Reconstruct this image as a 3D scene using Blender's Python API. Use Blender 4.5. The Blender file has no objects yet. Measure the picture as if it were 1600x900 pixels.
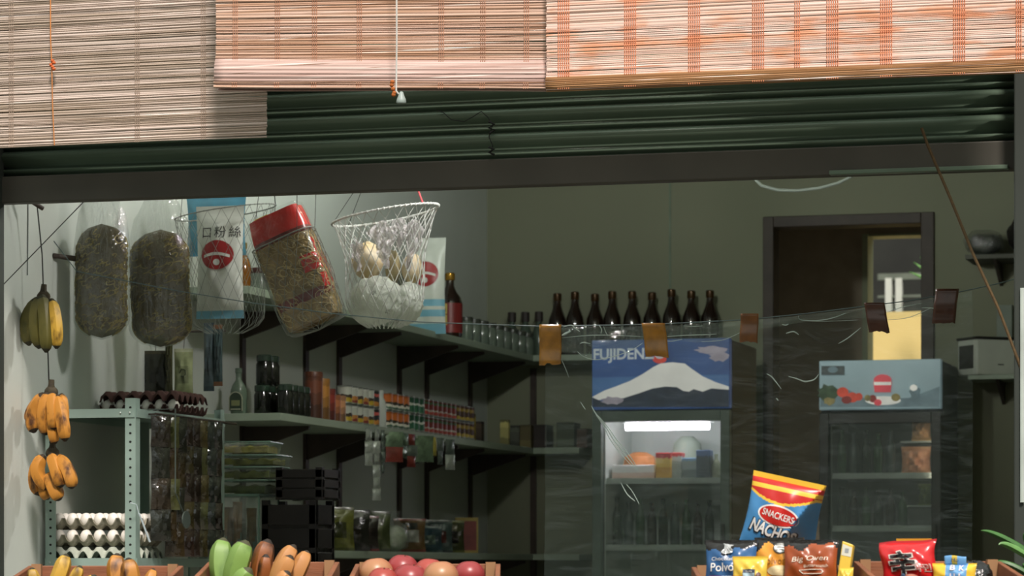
import bpy, bmesh, math, random
from mathutils import Vector, Matrix, noise as mnoise

# ------------------------------------------------------------------ camera, world, sun, exposure
S = bpy.context.scene
COL = S.collection
TH = math.radians(15.64)          # the lens looks a little towards the shelf wall
CS, SN = math.cos(TH), math.sin(TH)
FPX, HZ, EYE = 5000.0, 890.0, 0.95
cd = bpy.data.cameras.new('camera'); cam = bpy.data.objects.new('camera', cd); COL.objects.link(cam)
cam.location = (0, 0, EYE); cam.rotation_euler = (math.radians(90), 0, TH)
cd.sensor_width = 36; cd.lens = 36 * FPX / 1600; cd.shift_y = (HZ - 450) / 1600
cd.dof.use_dof = True; cd.dof.focus_distance = 8.6; cd.dof.aperture_fstop = 9
cd.clip_start = 0.1; cd.clip_end = 200
S.camera = cam
W = bpy.data.worlds.new('world'); S.world = W; W.use_nodes = True
wn, wl = W.node_tree.nodes, W.node_tree.links
bg = wn['Background']
tc = wn.new('ShaderNodeTexCoord'); sp = wn.new('ShaderNodeSeparateXYZ'); rp = wn.new('ShaderNodeValToRGB')
wl.new(tc.outputs['Generated'], sp.inputs[0]); wl.new(sp.outputs['Z'], rp.inputs[0]); wl.new(rp.outputs[0], bg.inputs['Color'])
rp.color_ramp.elements[0].position = 0.08; rp.color_ramp.elements[0].color = (0.15, 0.165, 0.14, 1)
rp.color_ramp.elements[1].position = 0.55; rp.color_ramp.elements[1].color = (0.93, 1.0, 0.95, 1)
bg.inputs['Strength'].default_value = 1.0
sd = bpy.data.lights.new('sun', 'SUN'); sun = bpy.data.objects.new('sun', sd); COL.objects.link(sun)
sd.energy = 4.3; sd.angle = math.radians(9); sd.color = (1.0, 0.90, 0.84)
sun.rotation_euler = Vector((-0.30, 0.62, -0.80)).to_track_quat('-Z', 'Y').to_euler()
S.view_settings.view_transform = 'Standard'; S.view_settings.look = 'None'
S.view_settings.exposure = 0.0; S.view_settings.gamma = 1.0; S.view_settings.use_curve_mapping = False
S.cycles.max_bounces = 8; S.cycles.transparent_max_bounces = 24
S.cycles.sample_clamp_indirect = 4.0
BULB = (-2.78, 10.85, 2.6)
BULB_POWER = 1150.0
NET_FILL = (-2.74, 9.70, 2.60)
NET_FILL_POWER = 420.0

# ------------------------------------------------------------------ pixel of the photograph -> place in the room
def ray(px, py):
    u, w = (px - 800) / FPX, (HZ - py) / FPX
    return Vector((-SN + CS * u, CS + SN * u, w))
O = Vector((0, 0, EYE))
def onY(px, py, Y):
    r = ray(px, py); return O + r * (Y / r.y)
def onX(px, py, X):
    r = ray(px, py); return O + r * (X / r.x)
def scale_at(p):                   # metres per pixel of the photograph at a point
    return (p.x * -SN + p.y * CS) / FPX
R = math.radians
ORD = ['first','second','third','fourth','fifth','sixth','seventh','eighth','ninth','tenth','eleventh','twelfth','thirteenth','fourteenth','fifteenth','sixteenth']

# ------------------------------------------------------------------ materials
def lin(c):
    o = []
    for x in c[:3]:
        x /= 255.0
        o.append(x / 12.92 if x <= 0.04045 else ((x + 0.055) / 1.055) ** 2.4)
    return (o[0], o[1], o[2], 1.0)
MATS = {}
def nodes_of(m):
    m.use_nodes = True; return m.node_tree.nodes, m.node_tree.links
def mat(name, col, rough=0.6, metal=0.0, var=0.12, scale=9.0, bump=0.0, bscale=40.0, spec=0.5, stretch=(1, 1, 1), second=None, lo=0.35, hi=0.65, emit=None, lit=0.0, trans=0.0, coat=0.0, detail=3.0):
    if name in MATS: return MATS[name]
    m = bpy.data.materials.new(name); n, l = nodes_of(m); b = n['Principled BSDF']
    t = n.new('ShaderNodeTexCoord'); mp = n.new('ShaderNodeMapping'); mp.inputs['Scale'].default_value = stretch
    l.new(t.outputs['Object'], mp.inputs[0])
    nz = n.new('ShaderNodeTexNoise'); nz.inputs['Scale'].default_value = scale; nz.inputs['Detail'].default_value = detail
    l.new(mp.outputs[0], nz.inputs['Vector'])
    r = n.new('ShaderNodeValToRGB'); l.new(nz.outputs['Fac'], r.inputs[0])
    c = lin(col); c2 = lin(second) if second else tuple(min(1, x * (1 + var)) for x in c[:3]) + (1,)
    c1 = c if second else tuple(x * (1 - var) for x in c[:3]) + (1,)
    r.color_ramp.elements[0].position = lo; r.color_ramp.elements[1].position = hi
    r.color_ramp.elements[0].color = c1; r.color_ramp.elements[1].color = c2
    l.new(r.outputs[0], b.inputs['Base Color'])
    b.inputs['Roughness'].default_value = rough; b.inputs['Metallic'].default_value = metal
    b.inputs['Specular IOR Level'].default_value = spec
    b.inputs['Transmission Weight'].default_value = trans
    b.inputs['Coat Weight'].default_value = coat
    if lit:
        l.new(r.outputs[0], b.inputs['Emission Color']); b.inputs['Emission Strength'].default_value = lit
    if emit:
        b.inputs['Emission Color'].default_value = lin(emit[0]); b.inputs['Emission Strength'].default_value = emit[1]
    if bump:
        n2 = n.new('ShaderNodeTexNoise'); n2.inputs['Scale'].default_value = bscale; n2.inputs['Detail'].default_value = 4
        l.new(mp.outputs[0], n2.inputs['Vector'])
        bp = n.new('ShaderNodeBump'); bp.inputs['Strength'].default_value = bump; bp.inputs['Distance'].default_value = 0.01
        l.new(n2.outputs['Fac'], bp.inputs['Height']); l.new(bp.outputs[0], b.inputs['Normal'])
    MATS[name] = m; return m
def film(name, tint=(235, 245, 240), haze=0.08, gloss=0.10, rough=0.08, bump=0.5, bscale=14.0, stretch=(1, 1, 1)):
    """clear plastic film: mostly see-through, a little milky, with sharp reflections on its creases"""
    if name in MATS: return MATS[name]
    m = bpy.data.materials.new(name); n, l = nodes_of(m)
    n.remove(n['Principled BSDF']); out = n['Material Output']
    t = n.new('ShaderNodeTexCoord'); mp = n.new('ShaderNodeMapping'); mp.inputs['Scale'].default_value = stretch
    l.new(t.outputs['Object'], mp.inputs[0])
    nz = n.new('ShaderNodeTexNoise'); nz.inputs['Scale'].default_value = bscale; nz.inputs['Detail'].default_value = 4; nz.inputs['Distortion'].default_value = 0.8
    l.new(mp.outputs[0], nz.inputs['Vector'])
    bp = n.new('ShaderNodeBump'); bp.inputs['Strength'].default_value = bump; bp.inputs['Distance'].default_value = 0.02
    l.new(nz.outputs['Fac'], bp.inputs['Height'])
    tr = n.new('ShaderNodeBsdfTransparent'); tr.inputs[0].default_value = (0.97, 0.98, 0.975, 1)
    gl = n.new('ShaderNodeBsdfGlossy'); gl.inputs['Roughness'].default_value = rough; l.new(bp.outputs[0], gl.inputs['Normal'])
    df = n.new('ShaderNodeBsdfDiffuse'); df.inputs[0].default_value = lin(tint); l.new(bp.outputs[0], df.inputs['Normal'])
    ts = n.new('ShaderNodeBsdfTranslucent'); ts.inputs[0].default_value = lin(tint)
    mx0 = n.new('ShaderNodeMixShader'); mx0.inputs[0].default_value = 0.5; l.new(df.outputs[0], mx0.inputs[1]); l.new(ts.outputs[0], mx0.inputs[2])
    mx1 = n.new('ShaderNodeMixShader'); mx1.inputs[0].default_value = gloss; l.new(tr.outputs[0], mx1.inputs[1]); l.new(gl.outputs[0], mx1.inputs[2])
    mx2 = n.new('ShaderNodeMixShader'); mx2.inputs[0].default_value = haze; l.new(mx1.outputs[0], mx2.inputs[1]); l.new(mx0.outputs[0], mx2.inputs[2])
    l.new(mx2.outputs[0], out.inputs['Surface'])
    MATS[name] = m; return m
def glow(name, col, strength):
    if name in MATS: return MATS[name]
    m = bpy.data.materials.new(name); n, l = nodes_of(m); n.remove(n['Principled BSDF'])
    e = n.new('ShaderNodeEmission'); e.inputs[0].default_value = lin(col); e.inputs[1].default_value = strength
    l.new(e.outputs[0], n['Material Output'].inputs['Surface']); MATS[name] = m; return m
def bands(name, stops, axis='Z', rough=0.4, metal=0.0, gen=True):
    """printed bands up a label; stops = [(position, colour)], constant between"""
    if name in MATS: return MATS[name]
    m = bpy.data.materials.new(name); n, l = nodes_of(m); b = n['Principled BSDF']
    t = n.new('ShaderNodeTexCoord'); s = n.new('ShaderNodeSeparateXYZ'); l.new(t.outputs['Generated' if gen else 'Object'], s.inputs[0])
    nz = n.new('ShaderNodeTexNoise'); nz.inputs['Scale'].default_value = 5; l.new(t.outputs['Generated'], nz.inputs['Vector'])
    ma = n.new('ShaderNodeMath'); ma.operation = 'MULTIPLY_ADD'; ma.inputs[1].default_value = 0.22; l.new(nz.outputs['Fac'], ma.inputs[0])
    sb = n.new('ShaderNodeMath'); sb.operation = 'SUBTRACT'; sb.inputs[1].default_value = 0.11; l.new(s.outputs[axis], sb.inputs[0]); l.new(sb.outputs[0], ma.inputs[2])
    r = n.new('ShaderNodeValToRGB'); r.color_ramp.interpolation = 'CONSTANT'; l.new(ma.outputs[0], r.inputs[0])
    e = r.color_ramp.elements
    e[0].position = stops[0][0]; e[0].color = lin(stops[0][1]); e[1].position = stops[1][0]; e[1].color = lin(stops[1][1])
    for p, c in stops[2:]:
        q = e.new(p); q.color = lin(c)
    l.new(r.outputs[0], b.inputs['Base Color']); b.inputs['Roughness'].default_value = rough; b.inputs['Metallic'].default_value = metal
    MATS[name] = m; return m

# ------------------------------------------------------------------ mesh helpers
class MB:
    def __init__(s): s.v, s.f, s.m = [], [], []
    def add(s, vs, fs, mi=0):
        k = len(s.v); s.v += [Vector(p) for p in vs]
        for i, f in enumerate(fs):
            s.f.append(tuple(k + j for j in f)); s.m.append(mi[i] if isinstance(mi, list) else mi)
        return s
    def box(s, x0, x1, y0, y1, z0, z1, mi=0):
        v = [(x0,y0,z0),(x1,y0,z0),(x1,y1,z0),(x0,y1,z0),(x0,y0,z1),(x1,y0,z1),(x1,y1,z1),(x0,y1,z1)]
        return s.add(v, [(0,3,2,1),(4,5,6,7),(0,1,5,4),(1,2,6,5),(2,3,7,6),(3,0,4,7)], mi)
    def tube(s, pts, r, n=8, mi=0, closed=False):
        pts = [Vector(p) for p in pts]; N = len(pts)
        rs = r if isinstance(r, (list, tuple)) else [r] * N
        up = None; vs = []
        for i, p in enumerate(pts):
            a = pts[(i - 1) % N] if (closed or i > 0) else p
            b = pts[(i + 1) % N] if (closed or i < N - 1) else p
            d = (b - a).normalized() if (b - a).length > 1e-9 else Vector((0, 0, 1))
            if up is None:
                up = d.orthogonal().normalized()
            else:
                up = up - d * up.dot(d)
                up = up.normalized() if up.length > 1e-6 else d.orthogonal().normalized()
            w = d.cross(up)
            for k in range(n):
                a2 = 2 * math.pi * k / n
                vs.append(p + (up * math.cos(a2) + w * math.sin(a2)) * rs[i])
        fs = []; ms = []
        M = N if closed else N - 1
        for i in range(M):
            j = (i + 1) % N
            for k in range(n):
                k2 = (k + 1) % n
                fs.append((i*n+k, i*n+k2, j*n+k2, j*n+k))
                ms.append(mi(i / max(1, M - 1)) if callable(mi) else mi)
        if not closed:
            fs.append(tuple(range(n - 1, -1, -1))); ms.append(mi(0) if callable(mi) else mi)
            fs.append(tuple((N-1)*n + k for k in range(n))); ms.append(mi(1) if callable(mi) else mi)
        return s.add(vs, fs, ms)
    def lathe(s, prof, n=18, c=(0, 0, 0), mi=0):
        vs = []; fs = []; ms = []
        for r, z in prof:
            for k in range(n):
                a = 2 * math.pi * k / n; vs.append((c[0] + r * math.cos(a), c[1] + r * math.sin(a), c[2] + z))
        for i in range(len(prof) - 1):
            for k in range(n):
                k2 = (k + 1) % n; fs.append((i*n+k, i*n+k2, (i+1)*n+k2, (i+1)*n+k)); ms.append(mi[i] if isinstance(mi, list) else mi)
        fs.append(tuple(range(n - 1, -1, -1))); ms.append(mi[0] if isinstance(mi, list) else mi)
        fs.append(tuple((len(prof)-1)*n + k for k in range(n))); ms.append(mi[-1] if isinstance(mi, list) else mi)
        return s.add(vs, fs, ms)
    def grid(s, fn, nu, nv, mi=0):
        vs = [fn(i / nu, j / nv) for j in range(nv + 1) for i in range(nu + 1)]
        fs = []; ms = []
        for j in range(nv):
            for i in range(nu):
                a = j * (nu + 1) + i; fs.append((a, a + 1, a + nu + 2, a + nu + 1))
                ms.append(mi((i + .5) / nu, (j + .5) / nv) if callable(mi) else mi)
        return s.add(vs, fs, ms)
    def poly(s, pts, mi=0): return s.add(pts, [tuple(range(len(pts)))], mi)
    def prism(s, pts, off, mi=0):
        n = len(pts); off = Vector(off); a = [Vector(p) for p in pts]; b = [p + off for p in a]
        return s.add(a + b, [tuple(range(n - 1, -1, -1)), tuple(range(n, 2 * n))] + [(i, (i+1) % n, n + (i+1) % n, n + i) for i in range(n)], mi)
    def ball(s, c, rx, ry, rz, nu=16, nv=10, mi=0, fn=None):
        vs = []; fs = []
        for j in range(nv + 1):
            ph = math.pi * j / nv
            for i in range(nu):
                a = 2 * math.pi * i / nu
                d = Vector((math.sin(ph) * math.cos(a), math.sin(ph) * math.sin(a), math.cos(ph)))
                k = fn(d) if fn else 1.0
                vs.append((c[0] + d.x * rx * k, c[1] + d.y * ry * k, c[2] + d.z * rz * k))
        for j in range(nv):
            for i in range(nu):
                i2 = (i + 1) % nu; fs.append((j*nu+i, (j+1)*nu+i, (j+1)*nu+i2, j*nu+i2))
        return s.add(vs, fs, mi)
    def xf(s, M):
        s.v = [M @ p for p in s.v]; return s
    def build(s, name, mats, parent=None, smooth=True, bevel=0, sharp=40, solid=0):
        me = bpy.data.meshes.new(name); me.from_pydata([tuple(p) for p in s.v], [], s.f)
        for m in (mats if isinstance(mats, (list, tuple)) else [mats]): me.materials.append(m)
        me.polygons.foreach_set('material_index', s.m)
        me.polygons.foreach_set('use_smooth', [smooth] * len(s.f))
        me.validate(); me.update()
        if smooth: me.set_sharp_from_angle(angle=R(sharp))
        o = bpy.data.objects.new(name, me); COL.objects.link(o)
        if parent: o.parent = parent
        if solid:
            q = o.modifiers.new('solid', 'SOLIDIFY'); q.thickness = solid; q.offset = 0
        if bevel:
            q = o.modifiers.new('bevel', 'BEVEL'); q.width = bevel; q.segments = 2; q.limit_method = 'ANGLE'
        return o
def tag(o, label, cat, group=None, kind=None):
    o['label'] = label; o['category'] = cat
    if group: o['group'] = group
    if kind: o['kind'] = kind
    return o
def thing(name, label, cat, loc=(0, 0, 0), rot=(0, 0, 0), group=None):
    o = bpy.data.objects.new(name, None); COL.objects.link(o); o.location = loc; o.rotation_euler = rot
    o.empty_display_size = 0.05
    return tag(o, label, cat, group)
def struct(o):
    o['kind'] = 'structure'; return o
def dup(root, loc, rot=None, label=None, group=None, scale=None):
    def cp(o, par):
        c = o.copy(); COL.objects.link(c)
        if par: c.parent = par
        return c
    r = cp(root, None); r.location = loc
    if rot is not None: r.rotation_euler = rot
    if label: r['label'] = label
    if group: r['group'] = group
    if scale: r.scale = scale
    for ch in [x for x in ALLCH(root)]:
        c = cp(ch, r)
        for g in ALLCH(ch): cp(g, c)
    return r
def ALLCH(o): return [x for x in bpy.data.objects if x.parent == o]
def text_mesh(body, size, align='CENTER', offset=0.0, cuts=0, shear=0.0, space=1.0):
    cu = bpy.data.curves.new('lettering', 'FONT'); cu.body = body; cu.size = size; cu.align_x = align; cu.align_y = 'CENTER'
    cu.offset = offset; cu.shear = shear; cu.space_character = space; cu.resolution_u = 3
    o = bpy.data.objects.new('lettering', cu); COL.objects.link(o)
    dg = bpy.context.evaluated_depsgraph_get()
    me = bpy.data.meshes.new_from_object(o.evaluated_get(dg))
    bm = bmesh.new(); bm.from_mesh(me); bmesh.ops.triangulate(bm, faces=bm.faces)
    if cuts: bmesh.ops.subdivide_edges(bm, edges=bm.edges, cuts=cuts, use_grid_fill=True)
    bm.verts.index_update()
    vs = [v.co.copy() for v in bm.verts]; fs = [tuple(v.index for v in f.verts) for f in bm.faces]
    bm.free(); bpy.data.objects.remove(o); bpy.data.curves.remove(cu); bpy.data.meshes.remove(me)
    return vs, fs

# ================================================================== THE SETTING
XW, YB, YF = -4.21, 14.6, 9.1      # shelf wall, back wall, shop front
m_wall = mat('white_plaster', (196, 202, 194), 0.75, var=0.05, scale=1.5, bump=0.05, bscale=60)
m_wallb = mat('painted_board', (128, 131, 109), 0.8, var=0.04, scale=1.2)
m_floor = mat('dark_cement', (128, 124, 114), 0.8, var=0.12, scale=3)
m_ceil = mat('ceiling_board', (150, 150, 136), 0.85, var=0.04)
m_road = mat('street_cement', (88, 88, 80), 0.9, var=0.15, scale=2)
m_dark = mat('dark_brown_timber', (66, 58, 50), 0.6, var=0.15, scale=12)
m_pillar = mat('pillar_paint', (48, 54, 48), 0.7, var=0.05)
struct(MB().box(-12, 12, -4, YF - .1, -.25, -.1).build('ground', m_road, smooth=False))
struct(MB().box(XW - .15, -.6, YF - .1, 17.2, -.25, 0).build('floor', m_floor, smooth=False))
struct(MB().box(-12, 12, 17.2, 34, -.25, -.1).build('ground_yard', m_road, smooth=False))
struct(MB().box(XW - .15, XW, YF - .05, YB + .12, 0, 2.95).build('wall_left', m_wall, smooth=False))
struct(MB().box(-1.0, -.85, YF - .05, YB + .12, 0, 2.95).build('wall_right', m_wallb, smooth=False))
struct(MB().box(XW - .15, -.85, YF - .05, YB + .12, 2.95, 3.05).build('ceiling', m_ceil, smooth=False))
DX0, DX1, DZ = onY(1203, 340, YB).x, onY(1450, 340, YB).x, onY(1300, 343, YB).z
bw = MB()
bw.box(XW, DX0, YB, YB + .12, 0, 2.95); bw.box(DX1, -1.0, YB, YB + .12, 0, 2.95); bw.box(DX0, DX1, YB, YB + .12, DZ, 2.95)
struct(bw.build('wall_back', m_wallb, smooth=False))
sx = onY(1047, 300, YB).x          # cover strip over the joint of two wall boards
struct(MB().box(sx - .004, sx + .004, YB - .004, YB, 1.9, 2.95).build('trim_1', mat('joint_strip', (120, 136, 118), .8), smooth=False))
fr = MB()
fr.box(DX0 - .03, DX0 + .02, YB - .02, YB + .13, 0, DZ + .02); fr.box(DX1 - .03, DX1 + .03, YB - .02, YB + .13, 0, DZ + .02); fr.box(DX0 + .02, DX1 - .03, YB - .02, YB + .13, DZ - .03, DZ + .02)
struct(fr.build('door_1', m_dark, smooth=False, bevel=.004))
# back room behind the doorway, with its own opening to the yard
m_back = mat('back_room_board', (156, 144, 124), 0.9, var=0.08)
OX0, OX1, OZ = onY(1350, 365, 17.0).x, onY(1462, 365, 17.0).x, onY(1400, 366, 17.0).z
br = MB()
br.box(-3.6, OX0, 17, 17.1, 0, 3.2); br.box(OX1, -1.3, 17, 17.1, 0, 3.2); br.box(OX0, OX1, 17, 17.1, OZ, 3.2)
br.box(-3.7, -3.6, YB + .12, 17.1, 0, 3.2); br.box(-1.3, -1.2, YB + .12, 17.1, 0, 3.2); br.box(-3.7, -1.2, YB + .12, 14.74, 3.2, 3.3); br.box(-3.7, -1.2, 15.25, 17.1, 3.2, 3.3); br.box(-3.7, -3.45, 14.74, 15.25, 3.2, 3.3); br.box(-1.45, -1.2, 14.74, 15.25, 3.2, 3.3)  # unseen gap in this roof, added to let daylight brighten the room
struct(br.build('wall_back_room', m_back, smooth=False))
wf = MB(); m_pale = mat('pale_frame_paint', (150, 158, 128), 0.6, var=0.05)
wf.box(OX0, OX0 + .03, 16.94, 17.12, 0, OZ); wf.box(OX0 + .03, OX1, 16.96, 17.12, OZ - .012, OZ); wf.box(OX1 - .03, OX1, 16.96, 17.12, 0, OZ - .012)
struct(wf.build('window_1', m_pale, smooth=False))
# the yard beyond
YW = 21.0
wt = onY(1400, 487, YW).z
m_yard = mat('yard_wall_cement', (226, 200, 130), 0.85, var=0.1, second=(150, 130, 78), lo=.62, hi=.78, scale=1.6, stretch=(1, 1, 2.6))
struct(MB().box(-6, 2, YW, YW + .15, -.1, wt).build('wall_yard', m_yard, smooth=False))
m_nb = mat('neighbour_wall', (34, 36, 32), 0.9, var=0.2, scale=3)
struct(MB().box(-9, 4, 25, 25.2, -.1, 6.0).build('wall_neighbour', m_nb, smooth=False))
m_white = mat('white_gloss_paint', (196, 200, 190), 0.5, var=0.05)
pr = thing('porch_railing', 'white railing posts and rails of a porch seen through the back doorway', 'railing', (0, 24.6, 0))
def at24(px, py): return onY(px, py, 24.6)
for px in (1389, 1405):
    a = at24(px, 435); MB().box(a.x - .025, a.x + .025, -.03, .03, -.1, a.z).build('post', m_white, pr, smooth=False)
for py, hh in ((428, .05), (462, .02)):
    a, b = at24(1372, py), at24(1470, py); MB().box(a.x, b.x, -.02, .02, a.z - hh, a.z).build('rail', mat('grey_rail', (96, 104, 92), .6), pr, smooth=False)
# leaves poking in at the side of the yard
lf = thing('yard_palm', 'thin palm leaves beside the pale frame of the back opening', 'plant', (onY(1452, 440, 20.6).x, 20.6, -.1))
m_leaf = mat('leaf_green', (88, 140, 62), 0.45, var=0.25, scale=6)
MB().tube([(0.12, 0, 0), (0.12, 0, 1.2), (0.1, 0, onY(1452, 440, 20.6).z)], [.03, .025, .012]).build('stem', m_leaf, lf)
for dx, dz, px, py in ((0, 0, 1428, 410), (0, 0, 1438, 402), (0, 0, 1420, 425), (0, 0, 1446, 398)):
    tip = onY(px, py, 20.6) - Vector(lf.location); b = Vector((.1, 0, onY(1452, 440, 20.6).z))
    md = (tip + b) / 2 + Vector((0, 0, .05)); w = .012
    MB().grid(lambda u, v: (b*(1-u)**2 + md*2*u*(1-u) + tip*u*u) + Vector((0, -.004*abs(v-.5), (v-.5)*2*w*math.sin(math.pi*min(1, u*.9+.08)))), 10, 2).build('leaf', m_leaf, lf, solid=.002)
# front pillars
px8 = onY(7.5, 400, YF).x
struct(MB().box(-9, px8, YF - .12, YF, -.1, 4.0).build('wall_front_left', m_pillar, smooth=False, bevel=.006))
pxr = onY(1592, 400, YF).x
struct(MB().box(pxr, 5, YF - .12, YF + .05, -.1, 4.0).build('wall_front_right', m_pillar, smooth=False, bevel=.004))
e0, e1 = onY(1597, 450, YF - .125), onY(1597, 785, YF - .125)
struct(MB().tube([e0, e1], .006, 6).build('trim_2', mat('bright_pipe', (190, 200, 192), .4), smooth=True))
struct(MB().box(px8, pxr, YF + .06, YF + .15, 2.95, 4.0).build('wall_front_upper', m_pillar, smooth=False))
# roller shutter, drawn most of the way up
m_sh = mat('shutter_green_metal', (102, 120, 102), 0.30, metal=0.1, var=0.06, scale=3, bump=0.05, bscale=8, spec=.4)
m_shb = mat('shutter_dark_bar', (76, 73, 64), 0.6, var=0.08, scale=5)
rs = thing('roller_shutter', 'dark green roller shutter drawn up above the shop opening', 'shutter', (0, YF, 2.08))
X0, X1 = px8 - .12, pxr + .12
zz = [onY(900, p, YF).z for p in (289, 245, 204, 166, 128, 90, 52)]
def slat(z0, z1):
    h = z1 - z0
    pf = [(.0, .0), (.012, .02), (.012, .07), (.004, .10), (-.006, .16), (-.012, .22), (-.008, .27), (.006, .30), (.008, .40), (.0, .50), (-.012, .62), (-.022, .74), (-.024, .84), (-.016, .93), (.0, .985), (.014, .99), (.014, 1.0)]
    b = MB(); n = len(pf)
    for x in (X0, X1):
        b.v += [Vector((x, y, z0 - 2.08 + t * h)) for y, t in pf]
    for i in range(n - 1): b.f.append((i, n + i, n + i + 1, i + 1)); b.m.append(0)
    return b.build('slat', m_sh, rs, sharp=50, solid=.002)
for i in range(1, 6): slat(zz[i], zz[i + 1])
MB().box(X0, X1, -.02, .03, zz[0] - 2.08, zz[1] - 2.08).build('bottom_bar', m_shb, rs, smooth=False, bevel=.004)
a = onY(1578, 268, YF).x
MB().box(onY(1300, 268, YF).x, a, -.05, -.018, zz[0] - 2.08 - .001, zz[0] - 2.08 + .011).build('bottom_lip', m_sh, rs, smooth=False, bevel=.002)
struct(MB().box(X0, X1, YF + .04, YF + .14, 2.3, 2.95).build('trim_3', m_dark, smooth=False))
# frayed black twine caught on the shutter slats
tw = MB()
def onS(px, py): return onY(px, py, YF - .03)
tw.tube([onS(683, 172), onS(693, 176), onS(705, 187), onS(725, 190), onS(740, 182), onS(752, 174), onS(762, 183), onS(770, 195), onS(766, 206), onS(764, 214), onS(770, 228), onS(766, 240)], .0014, 5)
tw.tube([onS(764, 190), onS(772, 194), onS(764, 200), onS(773, 203), onS(765, 208)], .004, 5)
tw.tube([onS(764, 230), onS(772, 233), onS(764, 238), onS(772, 242)], .004, 5)
tag(tw.build('twine', mat('black_twine', (22, 22, 20), .8)), 'black knotted twine caught on the slats of the green roller shutter', 'twine')

# ------------------------------------------------------------------ bamboo blinds
def reed_mat(name, base, alt, line, pitch, weave=None, weave_col=(206, 120, 74), patch=None):
    m = bpy.data.materials.new(name); n, l = nodes_of(m); b = n['Principled BSDF']
    t = n.new('ShaderNodeTexCoord')
    def noise_(sc, stretch, det=2):
        mp = n.new('ShaderNodeMapping'); mp.inputs['Scale'].default_value = stretch; l.new(t.outputs['Object'], mp.inputs[0])
        z = n.new('ShaderNodeTexNoise'); z.inputs['Scale'].default_value = sc; z.inputs['Detail'].default_value = det; l.new(mp.outputs[0], z.inputs['Vector']); return z.outputs['Fac']
    def ramp(f, p0, c0, p1, c1):
        r = n.new('ShaderNodeValToRGB'); l.new(f, r.inputs[0]); e = r.color_ramp.elements
        e[0].position, e[0].color, e[1].position, e[1].color = p0, lin(c0), p1, lin(c1); return r.outputs[0]
    def mix(f, a, c, typ='MIX'):
        x = n.new('ShaderNodeMix'); x.data_type = 'RGBA'; x.blend_type = typ
        if isinstance(f, float): x.inputs['Factor'].default_value = f
        else: l.new(f, x.inputs['Factor'])
        l.new(a, x.inputs['A'])
        if isinstance(c, tuple): x.inputs['B'].default_value = lin(c)
        else: l.new(c, x.inputs['B'])
        return x.outputs['Result']
    c = ramp(noise_(1.0, (1.2, 1, 60)), .38, base, .62, alt)                # every reed its own tone
    fine = noise_(1.0, (5, 1, 230), 3)
    r2 = n.new('ShaderNodeMapRange'); l.new(fine, r2.inputs[0]); r2.inputs[1].default_value = .60; r2.inputs[2].default_value = .72
    c = mix(r2.outputs[0], c, line)                                         # weathered darker streaks
    r3 = n.new('ShaderNodeMapRange'); l.new(noise_(1.0, (2.2, 1, 150), 2), r3.inputs[0]); r3.inputs[1].default_value = .62; r3.inputs[2].default_value = .70
    c = mix(r3.outputs[0], c, (246, 232, 222))
    if patch:
        r4 = n.new('ShaderNodeMapRange'); l.new(noise_(1.0, (5, 1, 22), 4), r4.inputs[0]); r4.inputs[1].default_value = .50; r4.inputs[2].default_value = .62
        c = mix(r4.outputs[0], c, patch)
    l.new(c, b.inputs['Base Color']); b.inputs['Roughness'].default_value = 0.7
    return m
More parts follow.
